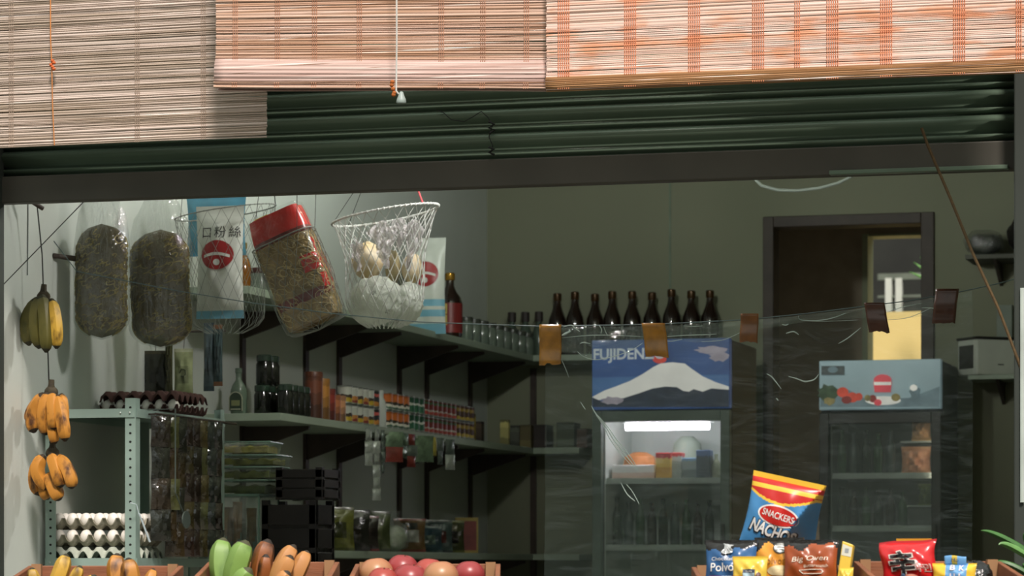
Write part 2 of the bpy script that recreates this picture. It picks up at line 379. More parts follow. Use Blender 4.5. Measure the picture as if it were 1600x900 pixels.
def blind(name, label, pts, Y, m, m_roll, weave_px, m_weave, pitch=.0062, roll_r=.0, nrow_top=.9, seed=1, flare=0.0, depth=.003):
    """pts: (px,py) of the bottom left and bottom right corner; hangs straight up to above the frame"""
    rnd = random.Random(seed)
    bl, brr = onY(pts[0][0], pts[0][1], Y), onY(pts[1][0], pts[1][1], Y)
    root = thing(name, label, 'blind', (bl.x, Y, bl.z))
    Wd = brr.x - bl.x; dz = brr.z - bl.z
    H = 2.95 - bl.z
    n = int(H / pitch); b = MB(); NX = 12; zrow = 0.0
    while zrow < H:
        ph_ = pitch * rnd.choice((.55, .7, .85, 1, 1, 1.15, 1.5)); z0 = zrow; zrow += ph_; yj = rnd.uniform(-.0012, .0012); sl = rnd.uniform(-.0015, .0015); ex0 = rnd.uniform(0, .003); ex1 = rnd.uniform(0, .003); hh = ph_ * rnd.uniform(.86, 1.06)
        ph = rnd.uniform(0, 6.28); am = rnd.uniform(0, .0012)
        dd = depth * rnd.uniform(.45, 1.25); prof = [(0.0, 0.0), (-.75 * dd, .25), (-dd, .5), (-.75 * dd, .78), (0.0, 1.0)]
        f = flare * max(0, 1 - z0 / .11) if flare else 0
        k = len(b.v)
        for j in range(NX + 1):
            u = j / NX; x = -f * .25 + ex0 + u * (Wd - ex0 - ex1 + f * .5)
            zc = z0 + dz * u * max(0, 1 - z0 / .9) + sl * (u - .5) * 2 + am * math.sin(6 * u + ph)
            for (yy, t) in prof: b.v.append(Vector((x, yy + yj - f * .35 * math.sin(min(1, (1 - z0 / .11)) * math.pi / 2), zc + t * hh)))
        for j in range(NX):
            for q in range(4):
                a0 = k + j * 5 + q; b.f.append((a0, a0 + 5, a0 + 6, a0 + 1)); b.m.append(0)
    b.build('reed_panel', m, root)
    MB().box(-.01, Wd + .01, .004, .03, H - .03, H + .02).build('head_rail', m_dark, root, smooth=False)
    if roll_r:                                   # the rolled-up foot of the blind
        def spiral(u, v):
            a = v * 2 * math.pi * 1.6; r = roll_r * (1 - .25 * v) * (1 + .03 * math.sin(u * 5 + 1)); r += .0016 * math.sin(a * 23) + .0008 * math.sin(a * 41 + u * 3)
            return Vector((u * Wd + (.004 if 0 < u < 1 else 0) * math.sin(v * 7), roll_r * .2 + .55 * r * math.sin(a) , roll_r * .35 + dz * u - r * math.cos(a) + roll_r * .6))
        MB().grid(spiral, 30, 220).build('rolled_foot', m_roll, root, solid=.002)
    for px in weave_px:                          # twine woven through the reeds
        x = onY(px, pts[0][1], Y).x - bl.x
        g = MB()
        for dx in (-.006, 0, .006):
            path = []
            nn = int(H / pitch)
            for i in range(nn * 2):
                z = i * pitch / 2; f = (flare * max(0, 1 - z / .11)) if flare else 0
                path.append((x + dx, -.004 + (.0022 if i % 4 > 1 else -.0006) - f * .35 * math.sin(min(1, max(0, 1 - z / .11)) * math.pi / 2), z + dz * x / Wd * max(0, 1 - z / .9)))
            g.tube(path, .0011, 4)
        g.build('weave_twine', m_weave, root)
    return root
mA = reed_mat('grey_bamboo', (170, 152, 134), (208, 190, 178), (118, 104, 88), .006)
mB = reed_mat('tan_bamboo', (190, 150, 122), (218, 186, 168), (128, 84, 56), .006, patch=None)
mBr = reed_mat('pale_bamboo_roll', (196, 162, 150), (216, 188, 178), (140, 106, 86), .006)
mC = reed_mat('orange_bamboo', (224, 186, 166), (238, 208, 194), (196, 124, 86), .006, patch=(226, 160, 124))
mCr = reed_mat('brown_bamboo_roll', (150, 106, 66), (176, 132, 88), (90, 60, 34), .006)
m_tw = mat('orange_twine', (206, 128, 84), .8); m_tw2 = mat('faded_twine', (186, 138, 110), .8); m_tw3 = mat('red_orange_twine', (222, 142, 100), .8)
YA, YBm, YC = 8.86, 8.66, 8.62
bA = blind('bamboo_blind', 'weathered grey bamboo blind hanging lowest, an orange cord down its front', ((-60, 234), (418, 214)), YA, mA, mA, (18, 215, 318), mat('grey_twine', (168, 148, 130), .8), seed=3)
bB = blind('bamboo_blind', 'tan bamboo blind hanging in the middle, white cord with a bell pull before it', ((337, 138), (858, 140)), YBm, mB, mBr, (368, 434, 492, 562, 690, 755, 823), m_tw2, roll_r=.046, seed=5, flare=.02)
bC = blind('bamboo_blind', 'bright orange bamboo blind with bold vertical twine bands', ((853, 141), (1640, 111)), YC, mC, mCr, (876, 886, 980, 990, 1080, 1090, 1180, 1190, 1246, 1296, 1306, 1380, 1390, 1494, 1504, 1592), m_tw3, roll_r=.019, seed=8, depth=.0016)
# cords
oc = thing('blind_cord', 'orange cord with a knot hanging down the front of the grey blind', 'cord', (0, 0, 0))
yo = YA - .03
MB().tube([onY(78, -420, yo), onY(79, 60, yo), onY(81, 102, yo), onY(82, 160, yo), onY(85, 227, yo)], .0018, 6).build('cord', mat('orange_cord', (206, 132, 70), .7), oc)
kn = MB()
for i in range(5):
    c = onY(82 + math.sin(i * 2.1) * 2.5, 95 + i * 3.2, yo - .004); kn.ball(c, .006, .006, .005, 8, 6)
kn.build('knot', mat('orange_knot', (204, 100, 48), .75), oc)
wc = thing('blind_cord', 'white pull cord with a grey bell tassel in front of the tan blind', 'cord', (0, 0, 0))
yw = YBm - .09
MB().tube([onY(618, -420, yw), onY(620, 60, yw), onY(619, 142, yw), onY(623, 147, yw)], .0026, 6).build('cord', mat('white_cord', (206, 206, 200), .6), wc)
c = onY(627, 152, yw)
MB().lathe([(.003, .016), (.006, .013), (.009, .004), (.013, -.006), (.0145, -.014), (.013, -.017)], 14, c).build('bell_tassel', mat('tassel_grey', (158, 172, 166), .45), wc)
kn = MB()
for px, py in ((613, 128), (612, 133), (614, 139), (616, 145), (615, 148)):
    kn.ball(onY(px, py, yw), .0065, .005, .006, 8, 6)
kn.build('orange_knot', mat('burnt_orange_cord', (176, 96, 34), .75), wc)

# ------------------------------------------------------------------ the bulb inside, hidden by the shutter
m_brkt0 = mat('lamp_wire', (90, 90, 84), .5)
lb = thing('light_bulb', 'light bulb over an added light-blocking pan hanging from the shop ceiling behind the shutter', 'lamp', BULB)
MB().ball((0, 0, 0), .045, .045, .055, 14, 10).build('bulb', glow('bulb_light', (240, 246, 240), BULB_POWER), lb)
MB().lathe([(.02, .05), (.022, .06), (.022, .1), (.01, .12)], 14).build('socket', m_white, lb)
MB().tube([(0, 0, .12), (0, 0, 2.95 - BULB[2])], .004, 6).build('flex', m_white, lb)
MB().lathe([(.012, -.070), (.17, -.066), (.235, -.052), (.237, -.049), (.17, -.062), (.012, -.066)], 32).build('cutoff_pan', mat('cutoff_pan_grey', (150, 150, 140), .5, var=.05), lb)  # unseen pan added to cut off the bulb's light below
MB().tube([(.15, 0, -.064), (.02, 0, .095)], .0015, 5).tube([(-.15, 0, -.064), (-.02, 0, .095)], .0015, 5).build('cutoff_pan_stays', m_brkt0, lb)
lb2 = thing('light_bulb', 'added fill bulb close behind the shutter to brighten the hanging nets', 'lamp', NET_FILL)  # unseen bulb added to light the nets from above
MB().ball((0, 0, 0), .045, .045, .055, 14, 10).build('bulb', glow('net_fill_light', (250, 246, 244), NET_FILL_POWER), lb2)
MB().lathe([(.02, .05), (.022, .06), (.022, .1), (.01, .12)], 14).build('socket', m_white, lb2)
MB().tube([(0, 0, .12), (0, 0, 2.95 - NET_FILL[2])], .004, 6).build('flex', m_white, lb2)

# ================================================================== SHELVES ON THE WALLS
m_board = mat('shelf_board_edge', (150, 164, 146), 0.6, var=0.06, scale=4)
m_brkt = mat('rusty_dark_metal', (70, 60, 54), 0.5, metal=.3, var=.2)
XS = XW + .30                                    # front edge of the shelves
def wall_shelf(label, y0, ztop, back_x1, th=.028):
    root = thing('wall_shelf', label, 'shelf', (XW, y0, ztop))
    b = MB().box(.002, .30, 0, YB - y0 - .002, -th, 0)
    if back_x1: b.box(.30, back_x1 - XW, YB - y0 - .27, YB - y0 - .002, -th, 0)
    b.build('board', m_board, root, smooth=False, bevel=.002)
    return root
def wall_bracket(root, y, drop=.1):
    b = MB(); yy = y - root.location.y
    b.prism([(.012, yy - .008, -.03), (.27, yy - .008, -.03), (.27, yy - .008, -.042), (.012, yy - .008, -.03 - drop)], (0, .016, 0))
    b.build('bracket', m_brkt, root, smooth=False)
bx1 = onY(1152, 505, YB - .27).x
ZU, ZM, ZL = 1.945, 1.515, 1.022
sU = wall_shelf('top wall shelf carrying the vinegar bottles and jars round the corner', 10.55, ZU, bx1)
sM = wall_shelf('middle wall shelf lined with double rows of food cans', 10.88, ZM, onY(905, 700, YB - .27).x)
sL = wall_shelf('lowest wall shelf holding a row of snack pouches', 11.39, ZL, onY(905, 870, YB - .27).x)
uprights = []
for i, px in enumerate((377, 476, 528, 622, 665, 733)):
    y = onX(px, 600, XW).y
    b = MB().box(XW, XW + .012, y - .02, y + .02, .7, 1.93 if px != 477 else 1.93)
    o = b.build('shelf_upright', m_brkt, smooth=False)
    tag(o, ['dark slotted shelf upright nearest the steel rack', 'dark shelf upright behind the black jars', 'dark shelf upright behind the white topped cans', 'dark shelf upright behind the orange striped cans', 'dark shelf upright behind the dark red cans', 'dark shelf upright furthest along the shelf wall'][i], 'upright', 'uprights on the shelf wall')
    for s in (sU, sM, sL):
        if y > s.location.y: wall_bracket(s, y)
x = onY(834, 600, YB).x
tag(MB().box(x - .014, x + .014, YB - .014, YB, .7, 1.9).build('shelf_upright', m_brkt, smooth=False), 'dark shelf upright on the back wall beside the fridge with the mountain', 'upright', 'uprights on the shelf wall')

# ------------------------------------------------------------------ cans on the middle shelf
m_tin = mat('tin_lid', (150, 156, 150), .35, metal=.8, var=.05)
def can(name, label, m, r=.031, h=.072, cat='can', group=None):
    b = MB()
    b.lathe([(r * .9, 0), (r, .003), (r, .006), (r * .97, .008), (r * .97, h - .008), (r, h - .006), (r, h - .002), (r * .92, h - .001), (r * .9, h - .004)], 14, mi=[1, 1, 1, 0, 0, 1, 1, 1, 1])
    o = b.build(name, [m, m_tin])
    return tag(o, label, cat, group)
cW = bands('label_white_yellow', [(0, (178, 150, 40)), (.33, (60, 48, 42)), (.52, (196, 200, 190)), (.9, (170, 176, 166))])
cW2 = bands('label_white_brown', [(0, (120, 40, 34)), (.25, (176, 120, 60)), (.45, (190, 196, 186)), (.85, (206, 210, 204))])
cK = bands('label_black_orange', [(0, (180, 120, 52)), (.35, (36, 44, 50)), (.62, (196, 92, 84)), (.78, (34, 38, 42))])
cO = bands('label_orange_swoosh', [(0, (60, 96, 76)), (.2, (206, 204, 192)), (.34, (56, 50, 40)), (.48, (190, 104, 44)), (.85, (160, 84, 40))])
cG = bands('label_green', [(0, (160, 164, 150)), (.12, (40, 92, 66)), (.5, (190, 196, 184)), (.62, (34, 78, 56))])
cR = bands('label_dark_red', [(0, (150, 60, 50)), (.3, (176, 172, 160)), (.38, (112, 40, 34)), (.7, (60, 92, 60)), (.84, (92, 34, 30))])
cB = bands('label_brown_yellow', [(0, (168, 146, 60)), (.3, (66, 44, 34)), (.6, (150, 128, 56)), (.8, (74, 46, 36))])
XC = XS - .035
runs = [(534, 577, [cW, cW2], 'white topped can with a yellow and brown foot'), (577, 591, [cK], 'black and orange can'), (598, 633, [cO], 'orange can with a white swoosh'),
        (633, 656, [cG], 'green and white can'), (656, 706, [cR], 'dark red can with a green band'), (706, 734, [cB], 'brown and yellow can')]
for p0, p1, ms, desc in runs:
    y0, y1 = onX(p0, 650, XC).y, onX(p1, 650, XC).y
    n = max(1, int((y1 - y0) / .0645))
    protos = {}
    for row in (0, 1):
        for k in range(n):
            y = y0 + .034 + k * (y1 - y0) / n
            lab = f"{ORD[k]} {desc} from the rack end, {'upper' if row else 'lower'} layer"
            m = ms[k % len(ms)]
            z = ZM + row * .0725
            if m.name not in protos:
                o = can('food_can', lab, m, group='food cans on the middle shelf'); protos[m.name] = o
            else:
                o = protos[m.name].copy(); COL.objects.link(o); o['label'] = lab
            o.location = (XC, y, z); o.rotation_euler = (0, 0, (k * 1.7 + row) % 6.28)
m_silver = mat('pale_bottle_plastic', (196, 204, 198), .3, var=.06)
for i, px in enumerate((594.5, 594.5)):
    p = onX(px, 650, XC)
    tag(MB().lathe([(.020, 0), (.0225, .006), (.0225, .09), (.019, .108), (.012, .12), (.012, .135), (.014, .137), (.014, .15)], 14).build('squeeze_bottle', m_silver), ['white bottle standing beside the black and orange cans', 'white bottle directly behind the one at the shelf edge'][i], 'bottle', 'white bottles among the cans').location = (XC - .07 * i, p.y, ZM)
# canisters and boxes before the cans
cx = [(490, .175, .034, (96, 56, 40), 'tall brown canister nearest the black jars', 'canister', 0), (503, .155, .03, (150, 104, 48), 'tall canister with an ochre band beside the brown one', 'canister', 0),
      (512, .12, .03, (112, 44, 36), 'dark red canister with a pale lid before the cans', 'canister', 0), (521, .10, .028, (150, 92, 60), 'short brown and white canister beside the first cans', 'canister', 0), (529, .10, .028, (164, 120, 88), 'short pale brown canister touching the first cans', 'canister', 0)]
for px, h, r, c, lab, cat, dx in cx:
    p = onX(px, 650, XC + dx)
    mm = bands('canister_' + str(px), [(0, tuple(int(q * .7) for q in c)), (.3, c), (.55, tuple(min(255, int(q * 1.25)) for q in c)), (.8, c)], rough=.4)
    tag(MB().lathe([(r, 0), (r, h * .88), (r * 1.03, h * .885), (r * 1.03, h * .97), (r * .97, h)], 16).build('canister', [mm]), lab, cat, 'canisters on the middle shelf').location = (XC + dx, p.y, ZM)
# dark glass jars with shiny lids
m_jar = mat('dark_glass', (26, 28, 24), .12, var=.2, spec=.6)
m_lid = mat('green_black_lid', (44, 62, 50), .2, var=.2, spec=.8)
jr = thing('jar', 'x', 'jar', (0, 0, 0), group='dark jars on the middle shelf')
MB().lathe([(.027, 0), (.031, .006), (.031, .075), (.026, .086), (.026, .09)], 14).build('body', m_jar, jr)
MB().lathe([(.029, .088), (.0295, .09), (.0295, .108), (.026, .111)], 14).build('lid', m_lid, jr)
first = True
jl = [(446, XC, 0, 'front row, at the shelf end'), (455, XC, 0, 'front row, second from the shelf end'), (464, XC, 0, 'front row, third from the shelf end'), (473, XC, 0, 'front row, next to the brown canister'),
      (410, XC - .10, 0, 'back row, at the shelf end'), (420, XC - .10, 0, 'back row, second from the shelf end'), (430, XC - .1, 0, 'back row, third from the shelf end'), (441, XC - .1, 0, 'back row, fourth from the shelf end'), (452, XC - .1, 0, 'back row, fifth from the shelf end'),
      (413, XC - .10, .112, 'stacked on the back row at the shelf end'), (424, XC - .10, .112, 'stacked on the back row, second from the end')]
for px, X, dz, where in jl:
    p = onX(px, 640, X); lab = 'dark jar with shiny lid, ' + where
    if first: jr.location = (X, p.y, ZM + dz); jr['label'] = lab; first = False
    else: dup(jr, (X, p.y, ZM + dz), label=lab)
# gin bottle with an arched label at the near end of the shelf
gb = thing('glass_bottle', 'flat glass bottle with an arched label standing beside the hanging sachets', 'bottle', (onY(373, 640, 10.95).x, 10.95, ZM))
m_gl = mat('greenish_glass', (96, 112, 98), .12, var=.1, spec=.7)
MB().lathe([(.026, 0), (.03, .006), (.03, .085), (.024, .105), (.011, .125), (.011, .15), (.013, .152), (.013, .168)], 18).build('body', m_gl, gb)
b = MB(); N = 14
def arch(rad, yy, h, k):
    pts = [(-rad, yy, .012), (rad, yy, .012)] + [(rad * math.cos(a), yy, h + rad * math.sin(a)) for a in [math.pi * i / 12 for i in range(13)]]
    return b.prism(pts, (0, -.0012, 0), k)
arch(.0265, -.0305, .055, 0); arch(.023, -.032, .055, 1); b.box(-.016, .016, -.0345, -.033, .03, .05, 2); b.box(-.019, .019, -.0345, -.033, .016, .019, 0)
b.build('label_panel', [mat('label_cream', (170, 172, 150), .6), mat('label_dark_green', (44, 58, 44), .6), mat('label_leaf', (120, 124, 84), .6)], gb, smooth=False)
# small goods at the far end of the middle shelf
for i, (px, X, w, d, h, c, lab) in enumerate([
    (727, XC - .02, .03, .03, .13, (150, 128, 40), 'slim yellow box after the brown cans'), (737, XC - .02, .03, .03, .12, (160, 140, 52), 'slim yellow box with a dark cap stripe further along'),
    (746, XC - .08, .05, .05, .10, (70, 56, 42), 'brown carton behind the yellow boxes'), (789, XC - .03, .03, .04, .12, (178, 172, 108), 'pale yellow and white carton near the corner'),
    (806, XC - .08, .06, .05, .11, (84, 88, 76), 'grey carton in the shelf corner')]):
    p = onX(px, 680, X)
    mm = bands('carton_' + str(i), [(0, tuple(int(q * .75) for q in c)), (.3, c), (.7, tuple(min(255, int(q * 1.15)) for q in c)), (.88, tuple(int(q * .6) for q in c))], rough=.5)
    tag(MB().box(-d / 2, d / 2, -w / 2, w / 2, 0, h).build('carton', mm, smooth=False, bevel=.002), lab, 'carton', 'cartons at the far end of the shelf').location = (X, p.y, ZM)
for i, (px, w, h, c, lab) in enumerate([(826, .055, .11, (92, 84, 52), 'olive carton on the corner of the back wall shelf'), (849, .065, .11, (42, 34, 32), 'dark carton left of the fridge, on the back wall shelf'),
    (888, .085, .12, (64, 72, 54), 'dull green carton left of the fridge on the back wall shelf'), (914, .05, .09, (66, 44, 34), 'small brown carton right beside the fridge')]):
    p = onY(px, 690, YB - .15)
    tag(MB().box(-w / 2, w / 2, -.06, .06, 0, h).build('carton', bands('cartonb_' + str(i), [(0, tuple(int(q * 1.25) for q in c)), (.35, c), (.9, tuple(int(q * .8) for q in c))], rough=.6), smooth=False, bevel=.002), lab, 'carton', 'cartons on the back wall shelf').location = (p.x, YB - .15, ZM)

# ------------------------------------------------------------------ bottles on the top shelf
m_amber = mat('dark_amber_glass', (34, 20, 12), .08, var=.2, spec=.7, coat=.3)
m_cap = mat('bronze_cap', (70, 48, 22), .3, metal=.5, var=.1)
vb = thing('vinegar_bottle', 'x', 'bottle', (0, 0, 0), group='dark bottles on the back wall shelf')
MB().lathe([(.036, 0), (.042, .008), (.042, .15), (.040, .175), (.031, .20), (.021, .225), (.0165, .245), (.0155, .262)], 18).build('body', m_amber, vb)
MB().lathe([(.018, .26), (.0195, .264), (.0195, .292), (.016, .296)], 16).build('cap', m_cap, vb)
BP = (871, 899, 929, 957, 988, 1018, 1050, 1080, 1109)
for i, px in enumerate(BP):
    p = onY(px, 500, YB - .14)
    lab = f'dark vinegar bottle, {ORD[i]} from the corner in the row on the back wall shelf' if i < 8 else 'dark vinegar bottle, last of the row towards the doorway'
    s = 1 + .02 * math.sin(i * 2.3)
    if i == 0: vb.location = (p.x, YB - .14, ZU); vb['label'] = lab
    else: dup(vb, (p.x, YB - .14 + .01 * math.sin(i * 4), ZU), label=lab, scale=(1, 1, s))
cb = thing('small_bottle', 'x', 'bottle', (0, 0, 0), group='corked bottles in the shelf corner')
MB().lathe([(.028, 0), (.031, .006), (.031, .11), (.022, .14), (.013, .155), (.013, .17)], 16).build('body', mat('grey_glass', (78, 92, 80), .12, var=.1, spec=.6), cb)
MB().lathe([(.016, .168), (.0195, .17), (.0195, .212), (.016, .214)], 14).build('cap', mat('dark_cork', (46, 38, 34), .6), cb)
for i, px in enumerate((800, 821, 842)):
    p = onY(px, 500, YB - .12); lab = ['dark capped small bottle in the very corner of the top shelf', 'dark capped small bottle, middle one of three before the vinegar bottles', 'dark capped small bottle right beside the first vinegar bottle'][i]
    if i == 0: cb.location = (p.x, YB - .12, ZU); cb['label'] = lab
    else: dup(cb, (p.x, YB - .12, ZU), label=lab)
gj = thing('glass_jar', 'x', 'jar', (0, 0, 0), group='glass jars along the top shelf')
MB().lathe([(.03, 0), (.034, .006), (.034, .07), (.028, .084), (.028, .09)], 16).build('body', mat('jar_glass', (100, 112, 100), .1, var=.15, spec=.7), gj)
MB().lathe([(.03, .088), (.032, .09), (.032, .106), (.028, .108)], 14).build('lid', mat('jar_lid', (62, 66, 58), .35, var=.1), gj)
k = 0
ya, yb_ = onX(728, 510, XS - .05).y, YB - .2
n = 9
for row in (0, 1):
    for i in range(n):
        y = ya + (yb_ - ya) * i / (n - 1); X = XS - .05 - row * .09
        lab = f"glass jar with grey lid, {ORD[i]} from the red labelled bottle, {'row by the wall' if row else 'row at the shelf edge'}"
        if k == 0: gj.location = (X, y, ZU); gj['label'] = lab
        else: dup(gj, (X, y, ZU), label=lab)
        k += 1
# big sauce bottle with red label and yellow characters
p = onX(703, 500, XC - .02)
sb = thing('sauce_bottle', 'big dark sauce bottle with red label and yellow squares', 'bottle', (XC - .02, p.y, ZU), (0, 0, R(10)))
MB().lathe([(.048, 0), (.053, .01), (.053, .15), (.046, .175), (.028, .20), (.018, .222), (.017, .25)], 24).build('body', m_amber, sb)
MB().lathe([(.02, .248), (.022, .252), (.022, .276), (.018, .28)], 16).build('cap', mat('gold_cap', (170, 130, 50), .25, metal=.7, var=.1), sb)
def curved_panel(b, r, a0, a1, z0, z1, mi):
    b.grid(lambda u, v: Vector((r * math.sin(a0 + (a1 - a0) * u), -r * math.cos(a0 + (a1 - a0) * u), z0 + (z1 - z0) * v)), 10, 1, mi)
b = MB(); curved_panel(b, .0542, -1.5, 1.7, .02, .148, 0)
b.build('label_band', [mat('sauce_red', (120, 36, 34), .4, var=.1)], sb)
for ch, z in (('特', .122), ('鮮', .074)):
    b = MB(); curved_panel(b, .0552, -.95, -.1, z - .022, z + .022, 0)
    sq = b.build('label_square', [mat('label_yellow', (196, 176, 96), .5, var=.12)], sb)
    vs, fs = text_mesh('口' if ch == '鮮' else '品', .04, cuts=1)
    b = MB(); b.add([Vector((.0562 * math.sin(-.52 + v.x / .056), -.0562 * math.cos(-.52 + v.x / .056), z + v.y)) for v in vs], fs)
    b.build('lettering', [mat('label_brown_ink', (90, 60, 30), .6)], sq, smooth=False)
# amber bottle and jars nearer the rack on the top shelf
p = onX(400, 470, XC - .05)
ab = thing('oil_bottle', 'slim amber oil bottle on the top shelf between the hanging nets', 'bottle', (XC - .05, 10.72, ZU))
MB().lathe([(.024, 0), (.027, .006), (.027, .085), (.02, .11), (.010, .13), (.010, .15)], 16).build('body', mat('amber_oil', (128, 80, 24), .1, var=.2, spec=.7), ab)
MB().lathe([(.012, .148), (.0135, .15), (.0135, .168), (.011, .17)], 12).build('cap', mat('oil_cap', (150, 128, 46), .4), ab)
tj = thing('glass_jar', 'clear jar with dark red lid behind the hanging noodle packet', 'jar', (XC - .04, 10.86, ZU))
MB().lathe([(.03, 0), (.036, .006), (.036, .06), (.03, .074)], 16).build('body', MATS['jar_glass'], tj)
MB().lathe([(.032, .072), (.034, .075), (.034, .09), (.03, .092)], 16).build('lid', mat('dark_red_lid', (74, 34, 30), .4), tj)

# ------------------------------------------------------------------ pouches: a sealed packet with a flat top and bottom seam
def pouch_fn(w, h, t, wr=.0, seed=0, seal=.07):
    rnd = random.Random(seed); a, b2, c2 = rnd.uniform(0, 6), rnd.uniform(0, 6), rnd.uniform(4, 7)
    def thick(u, v):
        vv = min(1, max(0, (v - seal) / (1 - 2 * seal)))
        f = (max(0, math.sin(math.pi * u)) ** .55) * (max(0, math.sin(math.pi * vv)) ** .5)
        cr = wr * (math.sin(u * c2 * 3 + a + 3 * v) * math.sin(v * c2 * 2 + b2) + .6 * math.sin(u * 23 + a) * (abs(v - .5) * 2) ** 3)
        return f * t / 2 * (1 + 0 * cr) + f * cr * t
    def waist(v): return 1 - .07 * math.sin(math.pi * v)
    def front(u, v): return Vector(((u - .5) * w * waist(v), -thick(u, v) - .0006, v * h))
    def back(u, v): return Vector(((u - .5) * w * waist(v), thick(u, v) * .9 + .0006, v * h))
    return front, back
def pouch_mesh(w, h, t, fm=None, wr=.12, seed=0, nu=14, nv=18, deform=None, bm_=0):
    fr_, bk = pouch_fn(w, h, t, wr, seed); d = deform or (lambda p, u, v: p)
    b = MB(); fm = fm or (lambda u, v: 0)
    b.grid(lambda u, v: d(fr_(u, v), u, v), nu, nv, fm)
    b.grid(lambda u, v: d(bk(1 - u, v), 1 - u, v), nu, nv, bm_)
    return b
# snack pouches on the lowest shelf
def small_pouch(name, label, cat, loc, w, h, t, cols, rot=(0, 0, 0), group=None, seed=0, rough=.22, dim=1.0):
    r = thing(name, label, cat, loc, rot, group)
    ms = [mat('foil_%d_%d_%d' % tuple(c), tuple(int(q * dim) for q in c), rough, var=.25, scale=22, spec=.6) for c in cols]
    def fm(u, v):
        if v > .9 or v < .07: return 1 % len(ms)
        if len(ms) > 2 and .3 < v < .62 and .16 < u < .84: return 2
        return 0
    pouch_mesh(w, h, t, fm, .25, seed, 10, 14).build('pouch_body', ms, r)
    if len(cols) > 3:
        b = MB(); f, _ = pouch_fn(w, h, t, .25, seed)
        b.grid(lambda u, v: f(.25 + .5 * u, .66 + .2 * v) + Vector((0, -.001, 0)), 6, 4); b.build('printed_panel', [mat('foil_%d_%d_%d' % tuple(cols[3]), cols[3], .4, var=.1)], r)
    return r
pl = [(524, .10, .17, [(120, 124, 48), (90, 96, 40), (70, 76, 34)], 'olive yellow pouch at the near end of the lowest shelf'),
      (543, .12, .16, [(34, 34, 30), (40, 38, 34), (52, 46, 36)], 'black pouch beside the olive yellow pouch on the lowest shelf'),
      (560, .11, .14, [(40, 30, 28), (120, 40, 36), (60, 40, 36)], 'black pouch with a red seam on the lowest shelf'),
      (579, .11, .16, [(84, 96, 56), (60, 70, 44), (104, 112, 70)], 'dull green pouch standing under the silver strips'),
      (640, .09, .14, [(120, 92, 54), (140, 60, 48), (176, 180, 168), (60, 66, 62)], 'white and red instant noodle packet on the lowest shelf'),
      (664, .10, .11, [(58, 84, 92), (70, 96, 90), (98, 120, 108)], 'blue green packet beside the white and red packet'),
      (683, .09, .14, [(76, 96, 92), (60, 72, 70), (96, 44, 38), (150, 164, 160)], 'grey blue packet with a red foot on the lowest shelf'),
      (702, .09, .14, [(70, 76, 40), (120, 124, 52), (44, 40, 36), (140, 136, 110)], 'dark packet with a yellow green edge on the lowest shelf')]
for i, (px, w, h, c, lab) in enumerate(pl):
    p = onX(px, 860, XS - .06)
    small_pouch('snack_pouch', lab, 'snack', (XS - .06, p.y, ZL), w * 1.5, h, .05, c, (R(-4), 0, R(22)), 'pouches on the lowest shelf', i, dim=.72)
p = onX(613, 850, XS - .07)
bg_ = thing('bag_of_rice', 'clear bag with pale contents standing on the lowest shelf', 'bag', (XS - .07, p.y, ZL))
MB().ball((0, 0, .055), .06, .07, .055, 16, 10, fn=lambda d: 1 + .05 * math.sin(d.x * 7 + d.z * 5)).build('contents', mat('pale_grain', (150, 160, 138), .6, var=.2, scale=40), bg_)
MB().lathe([(.03, 0), (.064, .02), (.072, .06), (.062, .1), (.03, .125), (.02, .14), (.04, .165)], 16).build('bag_film', film('bag_film', haze=.10, gloss=.16), bg_)
p = onX(729, 850, XS - .05)
rb = thing('red_box', 'tall red box with a yellow border standing on the lowest shelf', 'box', (XS - .05, p.y, ZL), (0, 0, R(20)))
b = MB().box(-.05, .05, -.02, .02, 0, .155, 0); b.build('carton_body', [mat('box_yellow', (150, 132, 62), .5)], rb, smooth=False, bevel=.002)
MB().box(-.042, .042, -.0215, -.02, .012, .14).build('red_panel', [mat('box_red', (112, 44, 38), .5, var=.2, scale=20)], rb, smooth=False)

# ------------------------------------------------------------------ strips hanging from the middle shelf edge
XH = XS + .012
m_foil = mat('silver_foil', (176, 184, 178), .14, metal=.45, var=.1, scale=20, bump=.5, bscale=60)
m_foil2 = mat('dull_foil', (96, 108, 100), .2, metal=.3, var=.2, scale=20, bump=.5, bscale=60)
def strip(label, px, py0, py1, wpx, m, n, wav=1.0, seed=0, cols=None):
    """a strip of joined sachets hanging from the shelf edge"""
    rnd = random.Random(seed)
    a, b_ = onX(px, py0, XH), onX(px, py1, XH); L = a.z - b_.z; w = wpx * scale_at(a) * 1.9
    root = thing('sachet_strip', label, 'sachets', (XH, a.y, ZM - .015), group='sachet strips hanging from the middle shelf')
    L = ZM - .015 - b_.z
    for i in range(n):
        z1 = -L * i / n; z0 = -L * (i + 1) / n
        tx = .004 * rnd.uniform(-1, 1); tw = rnd.uniform(-.5, .5) * wav
        f, bk = pouch_fn(w, z1 - z0, .014, .2, seed + i, seal=.1)
        rot = Matrix.Rotation(R(62) + tw, 4, 'Z')
        q = MB(); q.grid(lambda u, v: rot @ f(u, v) + Vector((.006, tx, z0)), 6, 8); q.grid(lambda u, v: rot @ bk(1 - u, v) + Vector((.006, tx, z0)), 6, 8)
        q.build('sachet', m if not cols else cols[i % len(cols)], root)
    return root
strip('silver foil sachet strip hanging at the near side of three under the cans', 574, 668, 728, 9, m_foil, 3, .6, 1)
strip('silver foil sachet strip, second of three, hanging longest under the cans', 586, 668, 782, 8, m_foil, 6, .8, 2)
strip('thin dull foil sachet strip, third, hanging behind the two silver strips', 596, 672, 740, 4, m_foil2, 4, .8, 3)
sg = mat('sachet_green_foil', (110, 132, 108), .18, metal=.4, var=.3, scale=30, bump=.4, bscale=50); sr = mat('sachet_red', (120, 52, 44), .25, var=.3, scale=30); sy = mat('sachet_yellow', (160, 150, 62), .3, var=.2, scale=30)
